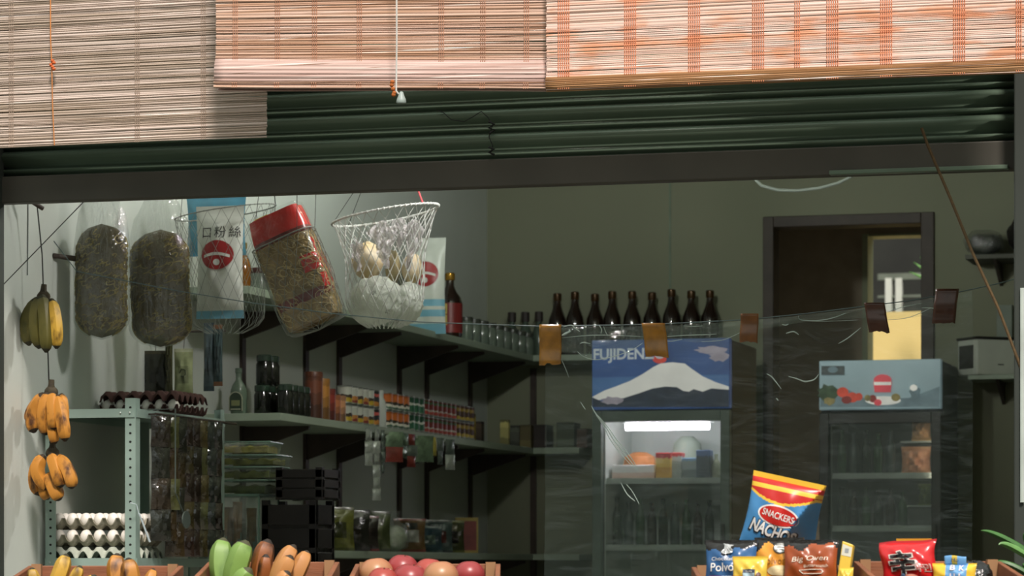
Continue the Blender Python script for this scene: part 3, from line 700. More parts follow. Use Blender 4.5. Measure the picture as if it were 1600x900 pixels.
strip('green and red sachets hanging below the orange swoosh cans', 614, 672, 722, 16, sg, 2, 1, 4, [sg, sr])
strip('crumpled pale green sachets hanging beside the red ones', 628, 672, 716, 16, sg, 2, 1, 5, [sg, sg])
strip('dark red sachets hanging low between the green ones', 641, 676, 730, 12, sr, 3, 1, 6, [sr, m_foil2])
strip('round pale green sachet with a shiny foot hanging under the green cans', 660, 680, 722, 20, sg, 1, .5, 7, [sg])
strip('narrow yellow sachet hanging beside the round green one', 677, 684, 712, 5, sy, 1, .4, 8, [sy])
strip('dark sachets hanging before the last foil strip', 686, 688, 726, 8, m_foil2, 2, .6, 9)
strip('narrow shiny foil strip hanging furthest along the shelf edge', 701, 690, 734, 10, m_foil, 2, .6, 10, [m_foil2, m_foil])

# ================================================================== THE FRIDGES
m_fr = mat('fridge_dark_shell', (38, 38, 34), .45, var=.05); m_frg = mat('fridge_grey_trim', (86, 100, 92), .4, var=.04)
m_lin = mat('fridge_liner', (196, 206, 198), .5, var=.03); m_glass = film('fridge_glass', haze=.02, gloss=.07, rough=.02, bump=0.0)
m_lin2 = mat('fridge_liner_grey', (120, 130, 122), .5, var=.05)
m_wire = mat('white_wire_shelf', (170, 182, 174), .4)
def fridge(name, label, x0, x1, yf, dep, zt, zs, liner, shelves):
    r = thing(name, label, 'fridge', ((x0 + x1) / 2, yf, 0)); w = (x1 - x0) / 2
    b = MB()
    b.box(-w, -w + .04, .05, dep, .02, zt); b.box(w - .04, w, .05, dep, .02, zt); b.box(-w + .04, w - .04, dep - .04, dep, .02, zt)
    b.box(-w + .04, w - .04, .05, dep - .04, .02, .2); b.box(-w + .04, w - .04, .05, dep - .04, zs - .02, zt)
    b.build('cabinet', m_fr, r, smooth=False, bevel=.004)
    b = MB(); a = w - .042; zc = zs - .022
    b.box(-a, -a + .004, .06, dep - .045, .2, zc); b.box(a - .004, a, .06, dep - .045, .2, zc); b.box(-a, a, dep - .047, dep - .043, .2, zc); b.box(-a, a, .06, dep - .045, zc - .004, zc)
    b.build('liner', liner, r, smooth=False)
    d = MB(); fw = .042
    d.box(-w, -w + fw, 0, .045, .12, zs - .012); d.box(w - fw, w, 0, .045, .12, zs - .012); d.box(-w + fw, w - fw, 0, .045, .12, .2); d.box(-w + fw, w - fw, 0, .045, zs - .06, zs - .012)
    dr = d.build('door', m_frg if liner is m_lin else m_fr, r, smooth=False, bevel=.003)
    MB().box(-w + fw, w - fw, .02, .024, .2, zs - .06).build('glass', m_glass, dr, smooth=False)
    MB().box(w - .03, w - .018, -.03, -.016, .8, 1.15).build('handle', m_fr, dr, smooth=False, bevel=.003)
    for z in shelves:
        s = MB()
        for i in range(26):
            xx = -a + .01 + i * (2 * a - .02) / 25; s.box(xx - .0015, xx + .0015, .07, dep - .06, z - .004, z)
        s.box(-a + .004, a - .004, .066, .074, z - .012, z); s.box(-a + .004, a - .004, dep - .07, dep - .062, z - .012, z); s.box(-a + .004, a - .004, .3, .306, z - .008, z - .004)
        s.box(-a + .006, a - .006, .07, .072, z - .012, z + .014)
        if z == shelves[0]: s.box(-a + .004, a - .004, .076, dep - .072, z - .0035, z - .001)  # solid plate added to keep lamp light off the lower shelves
        s.build('shelf', m_wire, r, smooth=False)
    for sx_ in (-1, 1):
        for yy in (.1, dep - .08): MB().box(sx_ * (w - .06) - .02, sx_ * (w - .06) + .02, yy - .02, yy + .02, 0, .02).build('foot', m_fr, r, smooth=False)
    return r
LIT = .42                                        # the two signs are lit from behind
# ---- fridge with the mountain picture
Y1 = 13.7
f1x0, f1x1 = onY(925, 600, Y1).x, onY(1140, 600, Y1).x
z1t, z1s = onY(1030, 532, Y1).z, onY(1030, 637, Y1).z
zA, zB, zC_ = onY(1030, 752, Y1 + .1).z, onY(1030, 856, Y1 + .1).z, .62
F1 = fridge('display_fridge', 'tall display fridge with a snowy mountain picture above its lit glass door', f1x0, f1x1, Y1, .6, z1t, z1s, m_lin, (zA, zB, zC_))
def loc(root, px, py, dy=0.0):
    p = onY(px, py, root.location.y + dy); return p - Vector(root.location)
sg1 = MB(); a, b_ = loc(F1, 925, 532), loc(F1, 1140, 637)
sg1.box(a.x, b_.x, 0, .05, b_.z, a.z)
sign1 = sg1.build('sign_panel', [mat('sign_blue', (44, 70, 116), .35, var=.25, scale=3, stretch=(1, 1, 2), lit=LIT)], F1, smooth=False, bevel=.003)
def art(root, name, polys, par, y0=-.0012, mats=None):
    b = MB()
    for i, (pts, mi) in enumerate(polys):
        b.poly([Vector((loc(root, *p).x, y0 - .0006 * i, loc(root, *p).z)) for p in pts], mi)
    return b.build(name, mats, par, smooth=False)
def ell(cx, cy, rx, ry, n=20, wob=0.0): return [(cx + rx * math.cos(2 * math.pi * k / n) * (1 + wob * math.sin(3 * k)), cy + ry * math.sin(2 * math.pi * k / n) * (1 + wob * math.cos(2.3 * k))) for k in range(n)][::-1]
am = [mat('ink_snow', (206, 206, 200), .5, lit=LIT, var=.04), mat('ink_forest', (34, 42, 56), .5, lit=LIT, var=.2, scale=20), mat('ink_cloud', (138, 132, 142), .5, lit=LIT, var=.15, scale=14), mat('ink_deep_blue', (40, 58, 96), .5, lit=LIT, var=.15), mat('ink_red', (190, 62, 52), .5, lit=LIT), mat('ink_light_blue', (62, 96, 140), .5, lit=LIT, var=.1)]
skyl = [(926, 590), (1139, 585), (1139, 622), (926, 622)][::-1]
mount = [(926, 620), (945, 610), (962, 604), (985, 595), (1005, 584), (1020, 574), (1032, 568), (1050, 566), (1070, 568), (1082, 577), (1098, 588), (1118, 597), (1139, 604), (1139, 625), (926, 625)][::-1]
forest = [(926, 636), (926, 621), (940, 627), (955, 624), (975, 622), (1000, 614), (1020, 607), (1040, 604), (1058, 605), (1068, 611), (1077, 612), (1084, 608), (1098, 612), (1112, 607), (1139, 609), (1139, 636)]
art(F1, 'mountain_picture', [(skyl, 5), (mount, 0), (forest[::-1], 1), (ell(957, 626, 17, 6, 16, .2), 2), (ell(1112, 547, 24, 6, 18, .2), 2), (ell(1124, 557, 15, 8, 16, .2), 2), (ell(1031, 561, 11, 7, 14), 4)], sign1, mats=am)
vs, fs = text_mesh('FUJIDENZO', 1.0, cuts=0, offset=.025)
xs = [v.x for v in vs]; w_ = max(xs) - min(xs); c0 = loc(F1, 928, 555); c1 = loc(F1, 1040, 555); k = (c1.x - c0.x) / w_
MB().add([Vector((c0.x + (v.x - min(xs)) * k, -.0066, c0.z + v.y * k * 1.05)) for v in vs], fs).build('lettering', [mat('ink_grey_white', (170, 178, 182), .5, lit=LIT)], sign1, smooth=False)
# lamp tube inside
a, b_ = loc(F1, 978, 667, .12), loc(F1, 1108, 667, .12)
MB().tube([(a.x, .12, a.z), (b_.x, .12, a.z)], .017, 12).build('lamp_tube', glow('fridge_lamp', (246, 236, 250), 22.0), F1)
MB().box(a.x - .02, b_.x + .02, .10, .14, a.z + .016, a.z + .05).build('lamp_holder', m_lin, F1, smooth=False)
# things on the lit shelf
def at1(px, dy): return onY(px, 750, Y1 + dy).x
def shelf_item(name, label, cat, px0, px1, py0, py1, dy, m, kind='box', z=None, group='goods in the lit fridge', root_y=Y1, d=.07):
    Y = root_y + dy; a, b2 = onY(px0, py1, Y), onY(px1, py0, Y); zb = zA if z is None else z; h = b2.z - zb; w = b2.x - a.x
    o = MB()
    if kind == 'box': o.box(-w / 2, w / 2, -d / 2, d / 2, 0, h); ob = o.build(name, m, smooth=False, bevel=.004)
    elif kind == 'bowl': o.lathe([(w * .25, 0), (w * .42, h * .2), (w * .5, h * .55), (w * .44, h * .85), (w * .2, h)], 18); ob = o.build(name, m)
    elif kind == 'bottle': o.lathe([(w * .46, 0), (w * .5, h * .03), (w * .5, h * .6), (w * .4, h * .72), (w * .2, h * .82), (w * .2, h * .93), (w * .24, h * .935), (w * .24, h)], 14); ob = o.build(name, m)
    ob.location = ((a.x + b2.x) / 2, Y, zb + .0015); return tag(ob, label, cat, group)
shelf_item('plastic_tray', 'white striped tray of pink food low on the lit fridge shelf', 'tray', 959, 1026, 727, 750, .16, bands('tray_stripes', [(0, (206, 176, 156)), (.35, (214, 190, 176)), (.55, (226, 226, 220)), (.8, (230, 232, 228))]))
shelf_item('bread_pack', 'orange brown bread pack behind the white striped tray', 'bread', 974, 1026, 707, 750, .32, mat('bread_orange', (204, 128, 66), .5, var=.2, scale=12), 'bowl')
shelf_item('juice_carton', 'yellow carton with a red top in the lit fridge', 'carton', 1027, 1051, 708, 752, .14, bands('juice_label', [(0, (206, 160, 70)), (.5, (226, 190, 90)), (.8, (196, 44, 44))]))
shelf_item('milk_carton', 'pale carton with a red lid beside the yellow carton', 'carton', 1051, 1068, 708, 752, .16, bands('milk_label', [(0, (150, 160, 150)), (.7, (190, 196, 186)), (.85, (190, 50, 48))]))
shelf_item('plastic_tub', 'grey blue tub in the middle of the lit fridge shelf', 'tub', 1068, 1096, 716, 752, .15, bands('tub_label', [(0, (96, 110, 108)), (.5, (140, 152, 150)), (.85, (120, 160, 190))]))
shelf_item('blue_bottle', 'dark blue pack standing near the door edge of the lit fridge', 'pack', 1090, 1112, 704, 752, .12, bands('blue_pack', [(0, (40, 60, 76)), (.8, (64, 100, 150))]))
shelf_item('jar_pack', 'small pale jar at the edge of the lit fridge shelf', 'jar', 1112, 1126, 710, 750, .14, mat('pale_jar', (170, 176, 150), .4, var=.2, scale=20), 'bottle')
shelf_item('round_melon', 'round pale green melon at the back of the lit fridge', 'melon', 1050, 1098, 682, 752, .42, mat('melon_skin', (150, 164, 148), .6, var=.1), 'bowl')
dkb = [mat('bottle_dark_green', (28, 44, 34), .15, var=.3), mat('bottle_dark_brown', (44, 32, 26), .15, var=.3), mat('bottle_dim_green', (50, 84, 52), .2, var=.3), mat('bottle_dim_grey', (66, 80, 78), .3, var=.3)]
for i in range(9):
    shelf_item('drink_bottle', f'dim drink bottle, {ORD[i]} from the hinge side on the shelf under the lit one', 'bottle', 957 + i * 18, 972 + i * 18, 778 + (i * 7) % 13, 856, .13, dkb[(i * 3) % 4], 'bottle', zB, 'bottles on the second fridge shelf')
# ---- second fridge
Y2 = 14.0
f2x0, f2x1 = onY(1280, 600, Y2).x, onY(1470, 600, Y2).x
z2t, z2s = onY(1375, 564, Y2).z, onY(1375, 640, Y2).z
zD, zE = onY(1375, 744, Y2 + .1).z, onY(1375, 826, Y2 + .1).z
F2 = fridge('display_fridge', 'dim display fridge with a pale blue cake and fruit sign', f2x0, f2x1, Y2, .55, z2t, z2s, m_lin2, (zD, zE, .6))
a, b_ = loc(F2, 1280, 564), loc(F2, 1470, 638)
m_pb = mat('sign_pale_blue', (156, 184, 192), .35, lit=LIT * .45, var=.12, scale=2.5)
sign2 = MB().box(a.x, b_.x, 0, .05, b_.z, a.z).build('sign_panel', [m_pb], F2, smooth=False, bevel=.003)
fm_ = [mat('ink_leaf', (46, 66, 42), .5, lit=LIT, var=.3, scale=30), mat('ink_tomato', (190, 66, 46), .5, lit=LIT, var=.2, scale=20), mat('ink_pink', (206, 74, 84), .5, lit=LIT, var=.1), mat('ink_white', (222, 222, 214), .5, lit=LIT), mat('ink_dark', (58, 66, 66), .5, lit=LIT, var=.3, scale=40), mat('ink_olive', (120, 110, 66), .5, lit=LIT, var=.3, scale=30), mat('ink_shade_blue', (96, 116, 122), .5, lit=LIT, var=.2, scale=12), mat('ink_berry', (120, 40, 36), .5, lit=LIT)]
art(F2, 'fruit_picture', [([(1282, 612), (1320, 606), (1350, 622), (1420, 622), (1468, 604), (1468, 636), (1282, 636)], 6), (ell(1294, 614, 16, 13, 16, .2), 0), (ell(1296, 627, 9, 6, 12, .2), 5), (ell(1317, 613, 9, 8), 1), (ell(1332, 621, 9, 8), 1), (ell(1323, 625, 8, 6), 7), (ell(1342, 620, 6, 6), 1),
    (ell(1380, 626, 28, 7), 3), (ell(1364, 623, 6, 6), 7), (ell(1356, 622, 5, 5), 5), (ell(1372, 629, 6, 5), 2), (ell(1400, 621, 7, 6), 5), ([(1367, 613), (1365, 597), (1394, 597), (1392, 613)][::-1], 2), (ell(1379.5, 594, 14, 9), 2), ([(1366, 602), (1366, 597), (1393, 597), (1393, 602)], 3), (ell(1430, 612, 8, 10, 14, .2), 6), (ell(1428, 606, 6, 5), 3),
    ([(1284, 586), (1284, 572), (1320, 572), (1320, 586)], 4), (ell(1302, 578, 8, 5), 6)], sign2, mats=fm_)
for i, (px0, px1, py0, py1, lab, c, z) in enumerate([(1424, 1455, 655, 690, 'peach bag made up for a reflection, high in the dim fridge', (236, 180, 124), None), (1408, 1455, 698, 744, 'large peach bag made up for a reflection on the dim fridge shelf', (238, 168, 128), zD), (1434, 1455, 756, 790, 'green bottle pack under the peach bags in the dim fridge', (96, 110, 50), None)]):
    Y = Y2 + .14; a, b2 = onY(px0, py1, Y), onY(px1, py0, Y)  # peach bags made up for orange blobs reflected in the glass
    if z is None:
        z = a.z; MB().box(a.x - f2x0 - (f2x1 - f2x0) / 2 - .04, (f2x1 - f2x0) / 2 - .045, .08, .3, z - .006, z).build('half_shelf', m_wire, F2, smooth=False)
    h = b2.z - z; w = b2.x - a.x
    r = small_pouch('fridge_bag', lab, 'bread', ((a.x + b2.x) / 2, Y, z + .0015), w, h, .07, [c, tuple(min(255, int(q * 1.1)) for q in c)], (0, 0, 0), 'bags in the dim fridge', i)
a2 = (f2x1 - f2x0) / 2 - .045
MB().box(a2 - .003, a2 - .0005, .056, .066, zD - .04, z2s - .09).build('fill_strip', glow('fridge_fill_glow', (255, 236, 214), 7.0), F2, smooth=False)  # glowing strip added to brighten the peach bags
for i in range(6):
    o = shelf_item('drink_bottle', f'dim bottle, {ORD[i]} along the low shelf of the fruit sign fridge', 'bottle', 1308 + i * 19, 1323 + i * 19, 762 + (i * 5) % 9, 826, .12, dkb[(i + i // 3) % 4], 'bottle', zE, 'bottles in the dim fridge', Y2)
for i in range(5):
    o = shelf_item('drink_bottle', f'dim bottle, {ORD[i]} along the upper shelf of the fruit sign fridge', 'bottle', 1308 + i * 19, 1323 + i * 19, 672 + (i * 5) % 9, 744, .12, dkb[(i + 2 + i // 3) % 4], 'bottle', zD, 'bottles in the dim fridge', Y2)

# ------------------------------------------------------------------ shelves on the back wall beside the doorway
YR = YB - .28
for zpx, x0px, lab in ((586, 1512, 'pale shelf carrying the white appliance on the back wall'), (398, 1508, 'higher shelf carrying plastic wrapped goods on the back wall')):
    a = onY(x0px, zpx, YR)
    r = thing('wall_shelf', lab, 'shelf', (a.x, YR, a.z))
    MB().box(0, -1.02 - a.x, 0, YB - YR, -.02, 0).build('board', m_board if zpx == 586 else mat('dull_board', (84, 86, 76), .7), r, smooth=False, bevel=.002)
    for xx in (.12, .5): MB().prism([(xx, .28, -.02), (xx, .02, -.02), (xx, .28, -.12)], (.014, 0, 0)).build('bracket', m_brkt, r, smooth=False)
    if zpx == 586: ZR = a.z
    else: ZR2 = a.z
p = onY(1527, 580, YR + .06)
ap = thing('white_appliance', 'white boxy appliance with a dark front opening on the shelf by the doorway', 'appliance', (p.x + .03, YR + .12, ZR), (0, 0, R(40)))
m_app = mat('appliance_white', (200, 206, 194), .4, var=.04)
hA = onY(1527, 530, YR).z - ZR
MB().box(-.11, .10, -.1, .06, .001, hA).build('housing', m_app, ap, smooth=False, bevel=.006)
MB().box(-.115, .105, -.104, .065, hA, hA + .012).build('lid', m_fr, ap, smooth=False, bevel=.003)
MB().box(-.112, -.11, -.07, .045, .03, hA - .025).build('dark_opening', m_fr, ap, smooth=False)
MB().box(.0, .03, -.102, -.1, .045, .05).build('slot', m_fr, ap, smooth=False)
p = onY(1562, 530, YR + .2)
tag(MB().box(-.035, .035, -.011, .011, 0, onY(1562, 475, YR + .2).z - ZR).build('paper_box', mat('pale_carton', (128, 138, 126), .7), smooth=False, bevel=.003), 'tall pale carton behind the white appliance', 'carton').location = (p.x + .015, YR + .262, ZR)
p = onY(1537, 395, YR + .12)
pb = thing('plastic_bag', 'clear plastic wrapped bundle on the higher shelf by the shop corner', 'bag', (p.x, YR + .13, ZR2))
def lump(d): return 1 + .10 * math.sin(d.x * 5 + 1) * math.sin(d.z * 6) + .06 * math.sin(d.y * 11 + d.x * 9)
MB().ball((0, 0, .055), .075, .06, .05, 20, 14, fn=lump).build('contents', mat('dim_contents', (50, 56, 48), .5, var=.3), pb)
MB().ball((0, 0, .062), .088, .075, .06, 24, 16, fn=lump).build('bag_film', film('wrap_film', haze=.05, gloss=.25, rough=.06, bump=1.0, bscale=30), pb)
p = onY(1575, 395, YR + .12)
db = thing('dark_bag', 'dark bulging bag on the higher shelf beside the plastic bundle', 'bag', (onY(1603, 395, YR + .12).x, YR + .14, ZR2))
MB().ball((0, 0, .09), .085, .08, .085, 20, 14, fn=lump).build('bag_body', mat('black_plastic', (32, 30, 27), .35, var=.2, bump=.5, bscale=25), db)
MB().lathe([(.03, .16), (.02, .185), (.035, .2), (.05, .22)], 14).build('tied_neck', MATS['black_plastic'], db)
# cable looping under the shutter
Yc = 12.0
cb_ = MB().tube([onY(1172, 250, Yc), onY(1176, 276, Yc), onY(1190, 290, Yc), onY(1215, 297, Yc), onY(1245, 298, Yc), onY(1280, 294, Yc), onY(1310, 286, Yc), onY(1330, 276, Yc), onY(1340, 255, Yc), Vector((onY(1345, 255, Yc).x, Yc, 2.95))], .006, 8)
cb_.tube([onY(1172, 250, Yc), Vector((onY(1168, 250, Yc).x, Yc, 2.95))], .006, 8)
tag(cb_.build('ceiling_cable', mat('white_cable', (104, 112, 104), .5)), 'white cable looping down from the ceiling above the doorway', 'cable')

# ================================================================== STEEL RACK WITH EGGS
m_steel = mat('slotted_steel', (150, 172, 162), .45, metal=.25, var=.08, scale=6)
m_hole = mat('slot_dark', (24, 26, 24), .9)
RX0, RX1, RY0, RY1 = -4.195, -3.885, 9.45, 10.24
zT = onY(150, 640, RY0).z; zE_ = onY(150, 873, RY0).z; RTOP = zT + .035
rk = thing('slotted_rack', 'slotted angle steel rack holding the egg trays beside the shelf wall', 'rack', (RX0, RY0, 0))
W_, D_ = RX1 - RX0, RY1 - RY0
def angle_post(x, y, sx_, sy_, top, name='post'):
    b = MB(); t = .0025; wd = .036
    b.box(min(x, x + sx_ * wd), max(x, x + sx_ * wd), min(y, y + sy_ * t), max(y, y + sy_ * t), 0, top)
    b.box(min(x, x + sx_ * t), max(x, x + sx_ * t), min(y + sy_ * t, y + sy_ * wd), max(y + sy_ * t, y + sy_ * wd), 0, top)
    z = .05
    while z < top - .02:                     # slots, dark
        cx_ = x + sx_ * .018; yo_ = y - sy_ * .0006
        b.prism([(cx_ + .0045 * math.cos(a), yo_, z + .0038 * math.sin(a)) for a in [k * math.pi / 5 for k in range(10)]], (0, sy_ * .0004, 0), 1)
        z += .0272
    return b.build(name, [m_steel, m_hole], rk, smooth=False)
angle_post(0, 0, 1, 1, RTOP); angle_post(W_, 0, -1, 1, RTOP); angle_post(W_, D_, -1, -1, RTOP); angle_post(0, D_, 1, -1, RTOP)
for z, nm in ((zT, 'top_tray'), (zE_, 'egg_shelf')):
    b = MB(); b.box(.003, W_ - .003, .003, D_ - .003, z - .004, z)
    b.box(.003, W_ - .003, -.0035, -.001, z - .026, z + .002); b.box(.003, W_ - .003, D_ + .001, D_ + .0035, z - .026, z + .002)
    b.box(W_ + .001, W_ + .0035, .003, D_ - .003, z - .026, z + .002); b.box(-.0035, -.001, .003, D_ - .003, z - .026, z + .002)
    for x in (.018, W_ - .018, W_ - .05):
        b.ball((x, -.005, z - .012), .0035, .003, .0035, 8, 5, 1)
    b.build('shelf_tray', [m_steel, mat('bolt_steel', (200, 210, 204), .3, metal=.6)], rk, smooth=False)
# ---- egg trays
m_tray = mat('grey_pulp', (150, 146, 128), .9, var=.1, scale=30, bump=.2, bscale=200)
m_tray2 = mat('pale_pulp', (168, 174, 160), .9, var=.1, scale=30, bump=.2, bscale=200)
m_tray3 = mat('brown_pulp', (70, 44, 38), .9, var=.12, scale=30)
NE, PE = 6, .0465
def tray_mesh(inv=False, ny=NE):
    nx_, n2 = NE * 8, ny * 8; wx, wy = NE * PE, ny * PE
    def f(u, v):
        x, y = u * wx, v * wy
        cx_, cy_ = math.cos(2 * math.pi * x / PE), math.cos(2 * math.pi * y / PE)
        z = .013 + .0135 * (cx_ + cy_) * .75 + .008 * max(0, cx_) * max(0, cy_)
        z = max(.0, min(z, .036))
        return Vector((x - wx / 2, y - wy / 2, (.036 - z) if inv else z))
    return MB().grid(f, nx_, n2)
m_egg = mat('egg_shell', (228, 224, 214), .45, var=.03)
def egg_mesh():
    return MB().ball((0, 0, 0),   .0198, .0198, .0252, 14, 10, fn=lambda d: 1 - .08 * max(0, d.z))
ex = (RX0 + RX1) / 2 - .009; ey = RY0 + .012 + NE * PE / 2 + .004
z0 = zE_ + .0015
for i, (dz, inv, lab, m) in enumerate([(.0, True, 'empty grey egg tray lying upside down at the bottom of the stack', m_tray2),
                                    (.0395, False, 'grey egg tray of eggs in the middle of the stack', m_tray), (.0925, False, 'grey egg tray of white eggs on top of the stack', m_tray)]):
    o = tray_mesh(inv).build('egg_tray', m, solid=.0018); tag(o, lab, 'egg tray', 'egg trays on the steel rack'); o.location = (ex, ey + .003 * i, z0 + dz)
eg = None
def put_egg(x, y, z, lab, grp, rnd=random.Random(4)):
    global eg
    if eg is None: eg = egg_mesh().build('egg', m_egg); o = eg
    else: o = eg.copy(); COL.objects.link(o)
    o.location = (x, y, z); o.rotation_euler = (rnd.uniform(-.08, .08), rnd.uniform(-.08, .08), rnd.uniform(0, 6)); tag(o, lab, 'egg', grp)
for j in range(NE):
    for i in range(NE):
        put_egg(ex + (i + .5 - NE / 2) * PE, ey + .006 + (j + .5 - NE / 2) * PE, z0 + .0925 + .030, f'white egg on the top tray, {ORD[i]} from the wall in row {ORD[j]} from the front', 'eggs on the top tray')
for i in range(NE):
    put_egg(ex + (i + .5 - NE / 2) * PE, ey + .003 + (.5 - NE / 2) * PE, z0 + .0395 + .030, f'white egg peeking from the front of the middle tray, {ORD[i]} from the wall', 'eggs on the middle tray')
for j in range(1, NE):
    put_egg(ex + (5.5 - NE / 2) * PE, ey + .003 + (j + .5 - NE / 2) * PE, z0 + .0395 + .030, f'white egg along the shop side of the middle tray, {ORD[j]} from the front', 'eggs on the middle tray')
# dark tray with eggs on top of the rack
for i, (yy, lab) in enumerate([(RY0 + .56, 'dark brown egg tray upside down on the rack top')]):
    o = tray_mesh(True).build('egg_tray', m_tray3, solid=.0018); tag(o, lab, 'egg tray', 'dark egg trays on the rack top'); o.location = (ex, yy, zT + .047)
    for q_ in range(NE):
        put_egg(ex + (q_ + .5 - NE / 2) * PE, yy - .11625, zT + .0325, f'dim egg between the dark trays on the rack top, {ORD[q_]} from the wall', 'eggs between the dark trays')
    q = tray_mesh(False).build('egg_tray', m_tray3, solid=.0018); tag(q, lab.replace('upside down', 'lying open under the upturned one'), 'egg tray', 'dark egg trays on the rack top'); q.location = (ex, yy, zT + .001)
# white price tag strip hanging from the post, and a fly swatter
yt = RY0 + .06; a, b_ = onX(217, 803, RX1 + .02), onX(233, 847, RX1 + .02)
tg = MB(); tg.prism([a + Vector((0, -.004, 0)), a + Vector((0, .006, .002)), b_ + Vector((0, .012, 0)), b_ + Vector((0, -.004, 0))], (.0015, 0, 0))
tg.tube([a + Vector((0, 0, 0)), a + Vector((-.004, -.01, .03)), Vector((RX1 + .003, a.y - .03, a.z + .035))], .0012, 5)
tag(tg.build('price_tag', mat('tag_white', (206, 220, 226), .5), smooth=False), 'narrow white tag hanging beside the front post of the steel rack', 'tag')
XSW = RX1 + .13; HOOKX_ = RX1 + .035
fs_ = thing('fly_swatter', 'grey fly swatter hanging against the dark packets by the rack', 'swatter', (0, 0, 0))
a, b_ = onX(274, 770, XSW), onX(286, 800, XSW)
MB().tube([Vector((HOOKX_, a.y, zT - .002)), Vector((XSW, a.y, zT - .001)), a, b_], .0025, 6).build('handle', mat('swatter_grey', (62, 72, 66), .5), fs_)
c = onX(290, 812, XSW)
MB().prism([c + Vector((0, .028 * math.cos(t) * 1.2, .028 * math.sin(t))) for t in [k * math.pi / 8 for k in range(16)]], (.004, 0, 0)).build('paddle', MATS['swatter_grey'], fs_, smooth=False)

# ------------------------------------------------------------------ dark packets hanging along the side of the rack
HOOKX = RX1 + .035
rl = thing('hook_rail', 'thin rail along the rack top carrying the hanging packets', 'rail', (HOOKX, 0, zT - .012))
MB().tube([(0, RY0 + .08, 0), (0, RY1 + .02, 0)], .004, 8).build('rail', m_brkt, rl)
for yy in (RY0 + .1, RY1 - .05): MB().tube([(0, yy, 0), (-.032, yy, 0)], .003, 6).build('arm', m_brkt, rl)
rnd = random.Random(11)
pk_cols = [(40, 34, 26), (56, 44, 24), (34, 36, 30), (66, 58, 30), (46, 30, 24), (70, 72, 40), (38, 44, 40)]
nst = 8
for s in range(nst):
    y = RY0 + .10 + s * (RY1 - .22 - RY0 - .10) / (nst - 1)
    c = pk_cols[s % len(pk_cols)]; c2 = pk_cols[(s * 3 + 2) % len(pk_cols)]
    root = thing('packet_strip', f'dark strip of snack packets on the rack side rail, {ORD[s]} from the front', 'snacks', (HOOKX, y, zT - .017), group='packet strips on the rack rail')
    nrow = 4 if s < 3 else 5; Hs = (.40 if s < 2 else .45) / nrow
    ms = [mat('strip_foil_%d_%d_%d' % c, c, .09, var=.4, scale=25, bump=.9, bscale=22, spec=.9), mat('strip_foil_%d_%d_%d' % c2, c2, .09, var=.4, scale=25, bump=.9, bscale=22, spec=.9)]
    for k in range(nrow):
        tw = rnd.uniform(-.15, .15); rot = Matrix.Rotation(R(48) + tw, 4, 'Z')
        f, bk = pouch_fn(.072, Hs, .024, .3, s * 7 + k, seal=.08); off = Vector((.004 + rnd.uniform(0, .012), 0, -Hs * (k + 1)))
        q = MB(); q.grid(lambda u, v: rot @ f(u, v) + off, 7, 9); q.grid(lambda u, v: rot @ bk(1 - u, v) + off, 7, 9)
        q.build('packet', [ms[(k + s) % 2]], root)
# things hanging above the rack: dark sachets with round seals, pouches
YH = 10.34
hr = thing('hook_rail', 'thin rail under the top shelf end carrying pouches over the rack', 'rail', (0, YH, 0))
hz = onY(250, 528, YH).z + .02
MB().tube([(XW, 0, hz), (onY(352, 500, YH).x, 0, hz)], .004, 8).build('rail', m_brkt, hr)
r = thing('seal_sachets', 'dark sachets with two pale hexagon seals hanging over the egg trays', 'sachets', (onY(209, 540, YH).x, YH - .012, hz - .004))
L = hz - .004 - onY(209, 604, YH).z; wS = 22 * scale_at(Vector((r.location.x, YH, 1.5)))
for k in range(3):
    f, bk = pouch_fn(wS * 1.15, L / 3, .012, .2, k)
    q = MB(); off = Vector((0, 0, -L * (k + 1) / 3)); q.grid(lambda u, v: f(u, v) + off, 6, 6); q.grid(lambda u, v: bk(1 - u, v) + off, 6, 6)
    sc_ = q.build('sachet', [mat('foil_brown_dark', (52, 38, 28), .25, var=.2)], r)
    if k:
        cz = -L * (k + .5) / 3; rr = wS * .42
        MB().tube([(rr * math.cos(a), -.0085, cz + rr * math.sin(a)) for a in [t * math.pi / 4 for t in range(8)]], .0016, 5, closed=True).prism([(rr * .6 * math.cos(a), -.008, cz + rr * .6 * math.sin(a)) for a in [t * math.pi / 4 for t in range(8)]], (0, -.001, 0)).build('round_seal', [mat('seal_pale', (140, 150, 134), .5, var=.2)], sc_)
    else:
        MB().box(-rr_ if False else -.012, .012, -.0085, -.0075, -L / 3 + .018, -.03).build('pale_panel', [MATS['seal_pale'] if 'seal_pale' in MATS else mat('seal_pale', (140, 150, 134), .5, var=.2)], sc_, smooth=False)
hp = [(229, 262, 548, 620, (44, 46, 38), (60, 58, 40), 'dark pouch beside the sachets with hexagon seals'), (276, 304, 545, 622, (150, 158, 118), (176, 180, 150), 'pale green pouch with a white top hanging over the rack'),
      (322, 338, 505, 612, (74, 88, 92), (60, 74, 80), 'long grey blue pouch hanging beside the pale green one'), (338, 352, 508, 604, (60, 76, 78), (120, 84, 60), 'bluish pouch with an orange patch nearest the shelf end'), (263, 275, 530, 618, (60, 60, 34), (80, 76, 40), 'narrow olive pouch between the dark and the pale pouches')]
